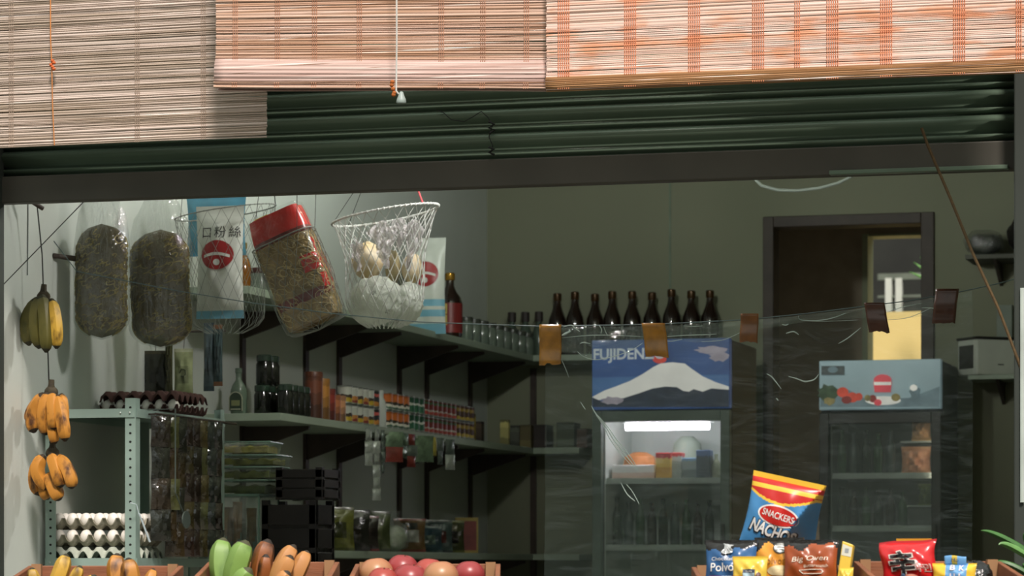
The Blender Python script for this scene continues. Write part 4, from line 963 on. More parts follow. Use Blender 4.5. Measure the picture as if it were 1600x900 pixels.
for i, (a0, a1, p0, p1, c, c2, lab) in enumerate(hp):
    pa, pc = onY(a0, p1, YH), onY(a1, p0, YH); w = (pc.x - pa.x) * 1.05; h = pc.z - pa.z
    r = small_pouch('hanging_pouch', lab, 'snack', ((pa.x + pc.x) / 2, YH - .014 - .004 * i, pa.z), w, h, .02, [c, c2, tuple(int(q * .85) for q in c)], (0, 0, R(6 - 4 * i)), 'pouches hanging over the rack', i + 30)
    MB().tube([(0, 0, h - .004), (0, .012, hz - pa.z)], .0012, 5).build('hanger', m_brkt, r)
    if i == 1:
        b = MB(); f, _ = pouch_fn(w, h, .02, .25, i + 30)
        def at_(x, z): return f(x / w + .5, z / h) + Vector((0, -.0012, 0))
        b.tube([at_(-.012, h * .50), at_(-.004, h * .58), at_(.01, h * .56), at_(.012, h * .47), at_(.002, h * .42), at_(-.008, h * .44)], .0016, 5)
        b.build('brush_mark', [mat('mark_green', (50, 60, 40), .6)], r)

# ------------------------------------------------------------------ clear boxes and black crates below the middle shelf
tb = thing('low_table', 'low dark table under the plastic boxes behind the fruit', 'table', (-3.85, 10.55, 0))
MB().box(-.33, .62, -.22, .22, .895, .925).build('table_top', m_dark, tb, smooth=False, bevel=.004)
for sx_ in (-.30, .59):
    for sy_ in (-.19, .19): MB().box(sx_ - .02, sx_ + .02, sy_ - .02, sy_ + .02, 0, .895).build('leg', m_dark, tb, smooth=False)
YT = 10.5; ZTB = .925
m_clear = film('clear_box', tint=(190, 215, 200), haze=.10, gloss=.14, rough=.08, bump=.1); m_rim = mat('clear_rim', (112, 140, 126), .25, spec=.6)
a, b_ = onY(312, 775, YT), onY(420, 870, YT)
cs = thing('display_case', 'clear display case of orange filled packets behind the green bananas', 'case', ((a.x + b_.x) / 2, YT, ZTB))
w = b_.x - a.x; h = a.z - ZTB; d = .2
b = MB(); b.box(-w/2, w/2, -d/2, -d/2 + .002, 0, h); b.box(-w/2, w/2, d/2 - .002, d/2, 0, h); b.box(-w/2, -w/2 + .002, -d/2, d/2, 0, h); b.box(w/2 - .002, w/2, -d/2, d/2, 0, h); b.box(-w/2, w/2, -d/2, d/2, 0, .002)
b.build('clear_panels', m_clear, cs, smooth=False)
b = MB(); t = .006
for sy_ in (-d/2, d/2):
    b.box(-w/2 - t/2, w/2 + t/2, sy_ - t/2, sy_ + t/2, h - .004, h + .004)
    for sx_ in (-w/2, w/2): b.box(sx_ - t/2, sx_ + t/2, sy_ - t/2, sy_ + t/2, 0, h)
for sx_ in (-w/2, w/2): b.box(sx_ - t/2, sx_ + t/2, -d/2, d/2, h - .004, h + .004)
b.build('frame', m_rim, cs, smooth=False)
for i in range(7):
    px = 327 + i * 13; p = onY(px, 860, YT)
    lab = f'orange topped packet standing in the clear case, {ORD[i]} from the rack side'
    hh = h * (.86 + .05 * math.sin(i * 2))
    r = thing('candy_packet', lab, 'packet', (p.x, YT - .05 + .03 * (i % 2), ZTB + .0035), (0, R(-14 + 4 * (i % 4)) * 0, 0), 'packets in the clear case')
    cm = mat('packet_orange', (132, 88, 40), .35, var=.3, scale=18); pm = mat('packet_pale', (120, 138, 126), .25, var=.2)
    lean = .012 * ((i % 3) - 1)
    pouch_mesh(.034, hh, .018, lambda u, v: 0 if v > .42 + .3 * (u - .5) else 1, .2, i, 8, 12, deform=lambda p_, u, v: p_ + Vector((lean * v, 0, 0))).build('pouch_body', [cm, pm], r)
zc = ZTB + h + .005
tr = [(346, 434, 752, 775, (86, 96, 50)), (347, 438, 733, 754, (112, 116, 56)), (348, 442, 718, 736, (120, 118, 50)), (350, 430, 700, 720, (150, 140, 58))]
for i, (a0, a1, p1, p0, c) in enumerate(tr):
    YY = YT + .02
    pa, pc = onY(a0, p0, YY), onY(a1, p1, YY); w2 = pc.x - pa.x; h2 = (pc.z - pa.z) * 1.0 - .001
    if i: h2 = min(h2, .042)
    r = thing('plastic_box', ['clear plastic box of dark food, bottom one of the stack', 'clear plastic box of greenish food, second from the bottom', 'clear plastic box of yellow food, third from the bottom', 'clear plastic box of yellow strips, top one of the stack'][i], 'box', ((pa.x + pc.x) / 2, YY, zc), (0, 0, R(-3 + 3 * i)), 'clear food boxes in a stack')
    def sh(u, z, k): return None
    b = MB(); dd = .09
    rim = [(-w2/2, -dd), (w2/2, -dd), (w2/2, dd), (-w2/2, dd)]; base = [(x * .92, y * .92) for x, y in rim]
    b.add([(x, y, 0) for x, y in base] + [(x, y, h2) for x, y in rim], [(3, 2, 1, 0), (0, 1, 5, 4), (1, 2, 6, 5), (2, 3, 7, 6), (3, 0, 4, 7), (4, 5, 6, 7)])
    b.build('tray_walls', m_clear, r, smooth=False)
    b = MB(); b.tube([(x * 1.02, y * 1.02, h2 - .002) for x, y in rim], .0028, 6, closed=True); b.build('rim', m_rim, r)
    b = MB()
    def fill(u, v): return Vector(((u - .5) * w2 * .86, (v - .5) * dd * 1.7, h2 * (.55 + .16 * math.sin(u * 19 + i) * math.sin(v * 9 + i * 2))))
    b.grid(fill, 24, 8); n0 = len(b.v)
    b.grid(lambda u, v: Vector(((u - .5) * w2 * .86, -dd * .85, .003 + (fill(u, 0).z - .003) * v)), 24, 2); b.grid(lambda u, v: Vector(((u - .5) * w2 * .86, dd * .85, .003 + (fill(u, 1).z - .003) * v)), 24, 2)
    b.grid(lambda u, v: Vector((w2 * .43, (u - .5) * dd * 1.7, .003 + (fill(1, u).z - .003) * v)), 8, 2)
    b.build('food', mat('food_%d' % i, c, .5, var=.35, scale=24), r)
    zc += h2 + .004
m_blk = mat('black_crate_plastic', (34, 30, 28), .4, var=.15)
def black_crate(label, a0, a1, p0, p1, Y, z):
    pa, pc = onY(a0, p1, Y), onY(a1, p0, Y); w = pc.x - pa.x; h = pc.z - z
    r = thing('black_crate', label, 'crate', ((pa.x + pc.x) / 2, Y, z), group='black crates under the middle shelf')
    b = MB(); d = .1
    for k in range(3):
        z0_ = h * (.06 + .31 * k); b.box(-w/2, w/2, -d, -d + .006, z0_, z0_ + h * .26); b.box(-w/2, w/2, d - .006, d, z0_, z0_ + h * .26)
        b.box(-w/2, -w/2 + .006, -d + .006, d - .006, z0_, z0_ + h * .26); b.box(w/2 - .006, w/2, -d + .006, d - .006, z0_, z0_ + h * .26)
    b.build('slatted_sides', m_blk, r, smooth=False, bevel=.002)
    b = MB()
    for sx_ in (-1, 1):
        for sy_ in (-1, 1): MB().box(sx_ * (w/2 - .012) - .012, sx_ * (w/2 - .012) + .012, sy_ * (d - .012) - .012, sy_ * (d - .012) + .012, 0, h).build('corner_post', m_blk, r, smooth=False)
    b = b
    MB().box(-w/2 + .006, w/2 - .006, -d + .006, d - .006, .002, .008).build('base', m_blk, r, smooth=False)
    for sx_ in (-1,): MB().box(-w/2 + .008, w/2 - .008, -d + .008, d - .008, .01, h * .8).build('dark_contents', mat('dark_goods', (40, 38, 34), .3, var=.3, scale=18, bump=.6, bscale=18), r, smooth=False)
    return r, h
c1_, h1_ = black_crate('large black crate behind the yellow bananas', 424, 508, 782, 880, YT + .01, ZTB)
black_crate('smaller black crate stacked on the large one beside the clear boxes', 446, 518, 731, 778, YT + .01, ZTB + h1_ + .001)

# ================================================================== HANGING BANANAS
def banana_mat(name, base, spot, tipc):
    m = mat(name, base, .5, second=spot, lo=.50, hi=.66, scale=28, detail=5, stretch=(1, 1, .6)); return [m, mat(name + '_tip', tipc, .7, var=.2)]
bm_ripe = banana_mat('banana_ripe', (186, 126, 48), (76, 44, 20), (44, 34, 22))  # brown spots, made denser and darker to paint shade between facets
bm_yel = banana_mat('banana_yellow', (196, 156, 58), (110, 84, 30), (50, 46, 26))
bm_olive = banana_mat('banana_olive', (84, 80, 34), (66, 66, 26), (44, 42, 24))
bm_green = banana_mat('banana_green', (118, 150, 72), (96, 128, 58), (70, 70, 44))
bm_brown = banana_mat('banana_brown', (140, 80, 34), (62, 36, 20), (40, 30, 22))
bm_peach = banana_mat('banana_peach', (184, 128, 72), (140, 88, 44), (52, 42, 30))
def banana(b, p0, p1, bow, r, n=14, five=True, flip=1):
    """one finger from the stalk end p0 to the flower tip p1; bow = sideways bend vector"""
    p0, p1, bow = Vector(p0), Vector(p1), Vector(bow)
    pts, rs = [], []
    for i in range(n + 1):
        t = i / n; pts.append(p0.lerp(p1, t) + bow * (4 * t * (1 - t)))
        e = 1.0 - .10 * abs(2 * t - 1) ** 2
        if t < .2: e *= .42 + .58 * math.sin(t / .2 * math.pi / 2)
        if t > .76: e *= math.sqrt(max(.05, 1 - ((t - .76) / .245) ** 2))
        rs.append(max(.0035, r * e))
    k = len(b.v)
    b.tube(pts, rs, 10, mi=lambda t: 1 if (t < .05 or t > .97) else 0)
    for i in range(n + 1):                         # five soft ridges
        c = pts[i]
        for q in range(10):
            d = b.v[k + i * 10 + q] - c; b.v[k + i * 10 + q] = c + d * (1 + (.06 if q % 2 == 0 else -.05))
def bunch(label, c, fingers, mats, stalk_top, loc_y):
    """c = px of the crown; fingers = list of (px0,py0,px1,py1,width_px,dy,bow_px)"""
    cr = onY(c[0], c[1], loc_y)
    root = thing('banana_bunch', label, 'bananas', cr, group='banana bunches hanging on the shelf wall')
    b = MB(); b.ball((0, 0, 0), .024, .018, .02, 12, 8, fn=lambda d: 1 + .2 * math.sin(d.x * 6) * math.sin(d.y * 5)); b.tube([(0, 0, 0), (0, 0, .02), (.002, 0, .04)], [.014, .011, .009], 8)
    b.build('crown', mat('banana_crown', (56, 48, 30), .8, var=.3, scale=60), root)
    for k, (x0, y0, x1, y1, w, dy, bw_) in enumerate(fingers):
        p0 = onY(x0, y0, loc_y + dy * .4) - cr; p1 = onY(x1, y1, loc_y + dy) - cr; s = scale_at(cr)
        q = MB(); banana(q, p0, p1, Vector((bw_ * s, -.012 if dy <= 0 else .006, 0)), w * s / 2)
        q.build('banana', mats[k % len(mats)] if isinstance(mats[0], list) else mats, root)
    return root
YBN = 9.27
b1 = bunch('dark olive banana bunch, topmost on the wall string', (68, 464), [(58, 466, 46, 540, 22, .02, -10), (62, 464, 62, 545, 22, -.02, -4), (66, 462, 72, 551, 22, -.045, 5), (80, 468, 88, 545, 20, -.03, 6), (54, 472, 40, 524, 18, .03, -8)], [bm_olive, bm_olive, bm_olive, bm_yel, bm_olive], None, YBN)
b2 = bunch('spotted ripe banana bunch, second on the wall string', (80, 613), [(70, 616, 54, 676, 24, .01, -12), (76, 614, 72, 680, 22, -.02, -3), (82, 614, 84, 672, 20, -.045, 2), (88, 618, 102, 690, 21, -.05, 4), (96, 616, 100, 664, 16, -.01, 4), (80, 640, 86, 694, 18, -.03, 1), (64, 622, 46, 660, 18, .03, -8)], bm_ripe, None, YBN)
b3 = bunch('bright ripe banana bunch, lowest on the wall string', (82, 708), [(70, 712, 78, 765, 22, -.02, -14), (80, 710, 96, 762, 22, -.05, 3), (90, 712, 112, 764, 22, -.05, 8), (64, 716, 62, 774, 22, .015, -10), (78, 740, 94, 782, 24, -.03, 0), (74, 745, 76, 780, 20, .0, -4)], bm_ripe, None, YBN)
# the string and its peg
zs_ = [onY(58, 322, YBN + .012), onY(66, 400, YBN + .05), onY(68, 460, YBN + .055), onY(75, 552, YBN + .06), onY(77, 610, YBN + .055), onY(78, 690, YBN + .06), onY(81, 706, YBN + .05)]
st = MB().tube(zs_, .0022, 6); tag(st.build('hanging_string', mat('dark_string', (36, 40, 34), .8)), 'dark string holding the three banana bunches by the wall', 'string')
pgp = onY(56, 320, YBN)
pg = thing('wall_peg', 'rusty pipe stub at the top of the wall holding the banana string', 'peg', (0, 0, 0))
MB().tube([onY(46, 312, YBN - .02), onY(56, 319, YBN), onY(67, 326, YBN + .02)], .0075, 10).build('pipe', mat('rusty_pipe', (74, 62, 54), .6, var=.25), pg)
MB().tube([onY(46, 312, YBN - .02), Vector((XW, YBN, onY(46, 312, YBN).z))], .006, 8).build('bracket', MATS['rusty_pipe'], pg)
# diagonal wire and small peg in the wall
yw2 = 9.16
tag(MB().tube([onY(-8, 452, yw2), onY(5, 445, yw2), onY(70, 378, yw2), onY(134, 312, yw2), onY(160, 285, yw2)], .0016, 6).build('diagonal_wire', mat('dark_wire', (40, 44, 40), .6)), 'thin dark wire slanting up across the bright wall end', 'wire')
p = onX(92, 402, XW)
tag(MB().tube([(XW, p.y - .045, p.z), (XW + .012, p.y - .04, p.z), (XW + .05, p.y + .06, p.z - .003)], [.009, .008, .010], 10).build('wall_peg', MATS['rusty_pipe']), 'small dark peg in the wall beside the noodle bags', 'peg')
p = onX(43, 330, XW)
tag(MB().tube([(XW + .002, onX(43, 312, XW).y, onX(43, 308, XW).z), (XW + .002, onX(43, 340, XW).y, onX(43, 340, XW).z), (XW + .002, onX(42, 430, XW).y, onX(42, 430, XW).z)], .0018, 5).build('wall_cable', mat('thin_grey_cable', (110, 120, 112), .6)), 'thin cable running down the bright end of the shelf wall', 'cable')

# ================================================================== HANGING NOODLE BAGS
m_nood = mat('noodle_strands', (78, 68, 34), .5, var=.25, scale=30, bump=.4, bscale=120); m_nfilm = film('noodle_film', haze=.02, gloss=.16, rough=.06, bump=.9, bscale=20, stretch=(2, 2, .6))
def noodle_bag(label, px0, px1, ptop, pbot, Y, seed):
    rnd = random.Random(seed)
    a, b_ = onY(px0, pbot, Y), onY(px1, ptop, Y); w = b_.x - a.x; h = b_.z - a.z; cx_ = (a.x + b_.x) / 2
    root = thing('noodle_bag', label, 'noodles', (cx_, Y, a.z), group='clear bags of dried noodles')
    def prof(v):      # half width up the bag
        return w / 2 * (min(1, math.sin(math.pi * min(.5, v * .5 / .16)) ** .5) if v < .16 else (1.0 if v < .66 else 1 - .22 * ((v - .66) / .34) ** 1.4))
    hn = h * .86
    def body(u, v):
        a2 = 2 * math.pi * u; k = 1 + .05 * math.sin(3 * a2 + seed) * math.sin(6 * v + seed)
        top = math.sqrt(max(0, 1 - max(0, (v - .8) / .2) ** 2)); r = prof(v * .86) * k * .96 * top
        return Vector((r * math.cos(a2), r * .5 * math.sin(a2), .006 + v * hn))
    b = MB(); b.grid(body, 28, 26)
    for k in range(260):                                   # loose strands on the surface
        u = rnd.random(); v = rnd.uniform(.04, .9); pts = []; du = rnd.uniform(-.05, .05); dv = rnd.uniform(-.03, .03); ph = rnd.uniform(0, 6)
        for s in range(9):
            q = body((u + du * s / 4 + .012 * math.sin(s * 1.3 + ph)) % 1, min(.97, max(.02, v + dv * s / 4 + .014 * math.cos(s * 1.1 + ph)))); q.x *= 1.015; q.y *= 1.03; pts.append(q)
        b.tube(pts, .0017, 4, 1)
    b.build('noodles', [m_nood, mat('noodle_strands_light', (140, 124, 56), .5, var=.25, scale=30)], root)
    def filmf(u, v):
        a2 = 2 * math.pi * u; z = v * (h + .12)
        if v < .75: r = prof(v / .75 * .95) * 1.05
        else: r = prof(.95) * 1.05 * (1 - .75 * ((v - .75) / .25) ** .8)
        pl_ = 1 + .06 * math.sin(a2 * 9 + 5 * v + seed) * (v ** 2)
        return Vector((r * pl_ * math.cos(a2), r * .56 * pl_ * math.sin(a2), z))
    MB().grid(filmf, 40, 36).build('bag_film', m_nfilm, root)
    MB().tube([(0, 0, h + .12), (0, .01, 2.95 - a.z)], .0016, 5).lathe([(.012, h + .10), (.016, h + .12), (.012, h + .135)], 10).build('tie_string', mat('bag_string', (60, 60, 52), .8), root)
    return root
noodle_bag('clear bag of brown dried noodles hanging nearest the bananas', 118, 200, 322, 532, 9.635, 2)
noodle_bag('clear bag of brown dried noodles hanging lower, before the white packet', 204, 298, 330, 546, 9.77, 7)

# ================================================================== NETS HANGING BEHIND THE SHUTTER
YN = 9.97
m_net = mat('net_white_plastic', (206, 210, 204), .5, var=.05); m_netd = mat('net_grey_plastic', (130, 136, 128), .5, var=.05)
m_line = mat('thin_line_dark', (52, 54, 50), .7)
def net(root, R0, H, tilt, m, prof, n=22, steps=16, wr=.0011, rim_r=.0035, flat=.58, shift=0.0):
    """diamond mesh net below a wire rim; local origin at the middle of the rim"""
    T = Matrix.Rotation(tilt, 4, 'Y')
    def pt(a, v):
        r = prof(v) * R0; top = Vector((r * math.cos(a), r * flat * math.sin(a), 0)); k = max(0, 1 - v * 1.6)
        q = T @ top; q = Vector((top.x, top.y, 0)).lerp(q, k) if v > 0 else q
        return q + Vector((shift * v * v, 0, -H * v))
    b = MB()
    b.tube([pt(2 * math.pi * k / 40, 0) for k in range(40)], rim_r, 6, closed=True)
    for k in range(60):
        b.ball(pt(2 * math.pi * k / 60, 0), rim_r * 1.5, rim_r * 1.5, rim_r * 1.5, 6, 4)
    b.build('rim', m, root)
    b = MB()
    for s in (-1, 1):
        for k in range(n):
            b.tube([pt(2 * math.pi * k / n + s * 1.35 * (i / steps), i / steps) for i in range(steps + 1)], wr, 4)
    b.build('mesh_netting', m, root)
    return pt
def hang(root, pts, m=None, r=.0011):
    b = MB()
    for p in pts: b.tube([p, Vector((p.x * .55, p.y * .5, 2.95 - root.location.z))], r, 5)
    b.build('hanging_lines', m or m_line, root)
# ---- right net, white rim, full of clear bags
c = onY(602, 336, YN)
n3 = thing('hanging_net', 'white rimmed hanging net full of clear plastic bags', 'net', c)
sc = scale_at(c)
R3, H3 = 86 * sc, (512 - 336) * sc
pr3 = lambda v: (1.0 - .26 * min(1, v / .38) ** .75 - .03 * max(0, v - .38)) * (1 if v < .72 else math.sqrt(max(.04, 1 - ((v - .72) / .31) ** 2)))
pt3 = net(n3, R3, H3, R(9.5) * -1, m_net, pr3, n=26, steps=20, wr=.0014, shift=-.004, flat=.75)
MB().tube([pt3(2.6, 0), Vector((-.05, 0, .16)), Vector((-.06, 0, 2.95 - c.z))], .0011, 5).tube([pt3(3.6, 0), Vector((-.05, 0, .16))], .0011, 5).build('hanging_line', m_line, n3)
MB().tube([pt3(-.55, 0), onY(652, 294, YN) - c, onY(640, 255, YN) - c, Vector((-.02, 0, 2.95 - c.z))], .003, 6).build('red_string', mat('red_string', (210, 76, 84), .6), n3)
# what is in it
m_wbag = film('white_bag_film', tint=(226, 232, 222), haze=.90, gloss=.30, rough=.2, bump=.9, bscale=22)
def blob(label, name, cat, px, py, rx, ry, m, seed, dy=0.0, rz=None, group='bags in the white rimmed net', mod=.10, print_=None):
    p = onY(px, py, YN + dy); s = scale_at(p)
    r = thing(name, label, cat, p, group=group)
    def fn(d): return 1 + (.10 if name == 'white_bag' else .03) * (abs(mnoise.noise(d * 2.6 + Vector((seed, 0, 0)))) - .25) + (.05 if name == 'white_bag' else .02) * mnoise.noise(d * 6) + mod * (math.sin(d.x * 4 + seed) * math.sin(d.z * 5 + seed * 2) + .5 * math.sin(d.y * 9 + d.x * 7 + seed))
    MB().ball((0, 0, 0), rx * s, (rz or rx * .7) * s, ry * s, 48, 34, fn=fn).build('bag_body', m, r)
    return r, s, fn
lw, s, fnl = blob('white bag with small dark print filling the bottom of the net', 'white_bag', 'bag', 588, 470, 42, 38, m_wbag, 1.0, -.042, 24, mod=.05)
blob('white bag tucked against the lit side of the net bottom', 'white_bag', 'bag', 638, 474, 23, 33, m_wbag, 2.7, .0, 24, mod=.06)
def on_blob(rx, rz, ry, fn, x, z):
    # front surface point of a blob for local x,z
    t = max(.02, 1 - (x / rx) ** 2 - (z / ry) ** 2); d = Vector((x / rx, -math.sqrt(t), z / ry)).normalized(); k = fn(d)
    return Vector((d.x * rx * k, d.y * rz * k - .0015, d.z * ry * k))
b = MB()
for (tx, px, py, sz) in (('以', 590, 460, 9), ('に', 612, 490, 7)):
    vs, fs = text_mesh(tx, sz * s, cuts=1)
    b.add([on_blob(42 * s, 24 * s, 38 * s, fnl, (px - 588) * s + v.x * .9 + v.y * .35, (470 - py) * s + v.y) for v in vs], fs)
b.build('lettering', [mat('print_dark', (50, 60, 54), .6)], lw, smooth=False)
m_bun = mat('bun_crust', (210, 184, 130), .55, var=.12, second=(226, 214, 186), scale=16)
blob('bag of pale buns in the net on its shaded side', 'bun_bag', 'buns', 575, 408, 26, 30, m_bun, 2.2, .05, 19, mod=.05)
blob('single pale bun pressed against the far side of the net', 'bun_bag', 'buns', 644, 420, 16, 24, m_bun, 3.1, .05, 17, mod=.05)
blob('beige blob standing in for shade between the buns in the net', 'beige_shade', 'bag', 614, 418, 11, 28, mat('beige_shade', (170, 158, 122), .5, var=.15), 4.4, .05, 16, mod=.05)  # beige blob put in place of shade among the bags
m_crk = film('crumpled_film', tint=(240, 236, 238), haze=.72, gloss=.25, rough=.15, bump=1.0, bscale=40)
def crumple(label, px, py, wd, ht, ang, seed, dy):
    """the twisted open neck of a clear bag, flaring upward in pleats"""
    p = onY(px, py, YN + dy); s = scale_at(p)
    rnd = random.Random(seed); ph = [rnd.uniform(0, 6) for _ in range(4)]
    def f(u, v):
        a = (u - .5) * 2; r = (.12 + .88 * v ** 1.3) * wd * s
        x = a * r + .004 * math.sin(v * 9 + ph[0]); z = v * ht * s * (1 - .18 * abs(a)) + .006 * math.sin(u * 17 + ph[1]) * v
        y = .035 * mnoise.noise((u * 5 + seed, v * 5, .3)) * (.3 + v) + .014 * mnoise.noise((u * 13, v * 13 + seed, 1.7))
        ca, sa = math.cos(ang), math.sin(ang)
        return Vector((x * ca + z * sa, y, -x * sa + z * ca))
    o = MB().grid(f, 40, 24).build('plastic_bag', m_crk)
    o.location = p; tag(o, label, 'bag', 'bags in the white rimmed net')
crumple('crumpled clear bag neck flaring up in the middle of the net', 604, 420, 26, 76, R(-6), 3, -.035)
crumple('crumpled clear bag neck flaring up at the lit side of the net', 638, 424, 19, 84, R(11), 9, -.03)
crumple('crumpled clear bag neck between the two taller ones in the net', 624, 392, 14, 50, R(4), 12, .02)
crumple('small crumpled clear bag above the bun bag in the net', 560, 424, 11, 50, R(-4), 15, -.02)
# ---- middle net with the red topped noodle packet
np_ = thing('noodle_packet', 'big noodle packet with a red top tilting in the middle net', 'noodles', onY(462, 420, YN - .23), (0, R(-22), 0))
s = sc; w2, h2, t2 = 46 * s, 90 * s, 25 * s
m_cream = mat('instant_noodle_cream', (140, 118, 72), .5, var=.3, scale=26, bump=.4, bscale=70); m_red = mat('packet_red', (196, 40, 36), .22, var=.12, spec=.6, bump=.3, bscale=14); m_dkred = mat('packet_dark_red', (110, 34, 28), .3, var=.2)
def bx(u, v):
    a = 2 * math.pi * u; k = (abs(math.cos(a)) ** 5 + abs(math.sin(a)) ** 5) ** (-1 / 5)
    rr = 1 - .10 * abs(2 * v - 1) ** 4 + .02 * math.sin(11 * v + 5 * a)
    return Vector((w2 * k * math.cos(a) * rr, t2 * k * math.sin(a) * rr, -h2 + 2 * h2 * v))
def bxm(u, v):
    if v > .80: return 1
    if .40 < v < .56 and (u < .16 or u > .82): return 1
    if v > .74 or (.18 < v < .24): return 2
    return 0
b = MB(); b.grid(bx, 48, 40, bxm); b.grid(lambda u, v: bx(u, 1).lerp(Vector((0, 0, h2 * 1.02)), v), 48, 3, 1); b.grid(lambda u, v: bx(1 - u, 0).lerp(Vector((0, 0, -h2 * 1.02)), v), 48, 3)
b.build('packet_body', [m_cream, m_red, m_dkred], np_)
b = MB(); rnd = random.Random(5)
for k in range(260):
    u, v = rnd.random(), rnd.uniform(.03, .74); ph = rnd.uniform(0, 6)
    b.tube([bx((u + .03 * math.sin(i * .6 + ph) + i * .004) % 1, min(.76, max(.01, v + .035 * math.cos(i * .7 + ph)))) * 1.012 for i in range(8)], .0012, 4)
b.build('noodle_strands', [mat('strand_cream', (196, 176, 124), .5, var=.2)], np_)
for i, (u, v) in enumerate(((.93, .62), (.05, .66), (.9, .3), (.08, .34))):
    b = MB(); b.grid(lambda a, q: bx((u + (a - .5) * .05) % 1, v + (q - .5) * .12) * 1.016, 5, 5); b.build('red_flap', m_red, np_)
b = MB(); b.box(-w2 * .72, -w2 * .2, -t2 * .3, t2 * .2, h2 * 1.0, h2 * 1.06); b.build('yellow_tab', [mat('tab_yellow', (206, 176, 60), .4)], np_, smooth=False, bevel=.004)
MB().grid(lambda u, v: bx(u, v) * 1.05, 40, 24).build('clear_wrap', film('wrap_thin', haze=.02, gloss=.09, rough=.05, bump=1.0, bscale=26), np_)
n2 = thing('hanging_net', 'grey hanging net stretched tight around the red topped noodle packet', 'net', np_.location, (0, R(-22), 0))
def pt2(a, v):
    u = (a / (2 * math.pi)) % 1
    if v < .86: return bx(u, .74 - .72 * v / .86) * 1.10 + Vector((0, 0, 0))
    return (bx(u, .02) * 1.10).lerp(Vector((0, 0, -h2 * 1.14)), (v - .86) / .14 * .96)
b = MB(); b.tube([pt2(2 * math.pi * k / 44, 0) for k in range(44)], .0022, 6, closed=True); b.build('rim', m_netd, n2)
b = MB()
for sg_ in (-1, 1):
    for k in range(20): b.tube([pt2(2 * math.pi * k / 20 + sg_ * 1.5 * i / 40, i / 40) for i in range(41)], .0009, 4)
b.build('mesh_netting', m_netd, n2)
b = MB(); up = Matrix.Rotation(R(22), 4, 'Y') @ Vector((0, 0, 1))
for a in (2.9, .2, -1.0):
    q = pt2(a, 0); b.tube([q, q * 1.06 + up * .11, up * (2.95 - n2.location.z) * 1.0 + Vector((q.x * .3, 0, 0))], .0011, 5)
b.build('hanging_lines', m_line, n2)
# ---- left net with the white vermicelli packet
c = onY(352, 332, YN + .02)
n1 = thing('hanging_net', 'dim hanging net around the white vermicelli packet', 'net', c)
pr1 = lambda v: (1.0 - .22 * min(1, v / .6)) * (1 if v < .84 else math.sqrt(max(.04, 1 - ((v - .84) / .18) ** 2)))
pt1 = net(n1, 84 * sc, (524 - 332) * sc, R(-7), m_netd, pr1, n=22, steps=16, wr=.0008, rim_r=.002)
hang(n1, [pt1(2.9, 0), pt1(.1, 0), pt1(.35, 0)])
def vermicelli(label, cx_, py0, py1, wpx, Y, txt=True, rot=(0, 0, 0), blue=False):
    pa, pc = onY(cx_, py1, Y), onY(cx_, py0, Y); s = scale_at(pa); w = wpx * s; h = pc.z - pa.z
    r = thing('vermicelli_packet', label, 'noodles', pa, rot)
    mw = mat('packet_white', (206, 212, 202), .35, var=.06, scale=20, spec=.5); mbl = mat('packet_light_blue', (120, 176, 196), .4, var=.08)
    fm = (lambda u, v: 1 if (v < .10 or .17 < v < .24 or .30 < v < .345) else 0) if blue else (lambda u, v: 1 if v < .08 else 0)
    t = w * .4
    pouch_mesh(w, h, t, fm, .06, 3, 18, 28).build('packet_body', [mw, mbl], r)
    f, _ = pouch_fn(w, h, t, .06, 3)
    def on(x, z, e=.0012): return f(min(.98, max(.02, x / w + .5)), z / h) + Vector((0, -e, 0))
    oz = h * (.56 if not blue else .62); rx, rz = w * .36, h * .13
    b = MB()
    def disc(rx, rz, e, mi, x0=0, z0=0):
        b.grid(lambda u, v: on(x0 + rx * v * math.cos(2 * math.pi * u), oz + z0 + rz * v * math.sin(2 * math.pi * u), e), 32, 4, mi)
    disc(rx * 1.06, rz * 1.06, .0012, 1); disc(rx, rz, .0022, 0)
    b.grid(lambda u, v: on(-rx * .8 + 1.6 * rx * u, oz + rz * (.18 * math.sin(u * 3.2) - .1) + rz * .2 * (v - .5), .0034), 14, 2, 1)
    b.grid(lambda u, v: on(rx * .2 * math.cos(6.283 * u) * v, oz - rz * .5 + rz * .22 * math.sin(6.283 * u) * v, .0034), 16, 2, 1)
    b.build('oval_emblem', [mat('emblem_red', (150, 44, 44), .4, var=.08), mat('emblem_white', (200, 204, 196), .5)], r)
    if txt:
        b = MB()
        for ch, xx in (('口', -.24), ('粉', .06), ('絲', .36)):
            vs, fs = text_mesh(ch, w * .25, cuts=1, offset=.0)
            b.add([on(w * xx + v.x, h * .755 + v.y) for v in vs], fs)
        b.build('lettering', [mat('ink_black', (34, 36, 34), .6)], r, smooth=False)
    return r, w, h
v1, w, h = vermicelli('white vermicelli packet with black characters over a red oval, hanging in a net', 344, 322, 498, 80, YN + .02)
cy = thing('blue_packet', 'blue topped packet hanging behind the white vermicelli packet', 'packet', onY(338, 400, YN + .24))
pouch_mesh(104 * sc, 100 * sc, .05, lambda u, v: 0, .1, 6).build('pouch_body', [mat('cyan_blue', (84, 146, 170), .35, var=.1)], cy)
MB().tube([(0, 0, 100 * sc - .003), (0, 0, 2.95 - cy.location.z)], .0012, 5).build('hanging_line', m_line, cy)
vermicelli('white packet with red oval and light blue stripes on the top shelf behind the net', 668, 372, 522, 60, onX(668, 520, XC).y, False, (0, 0, R(0)), True)

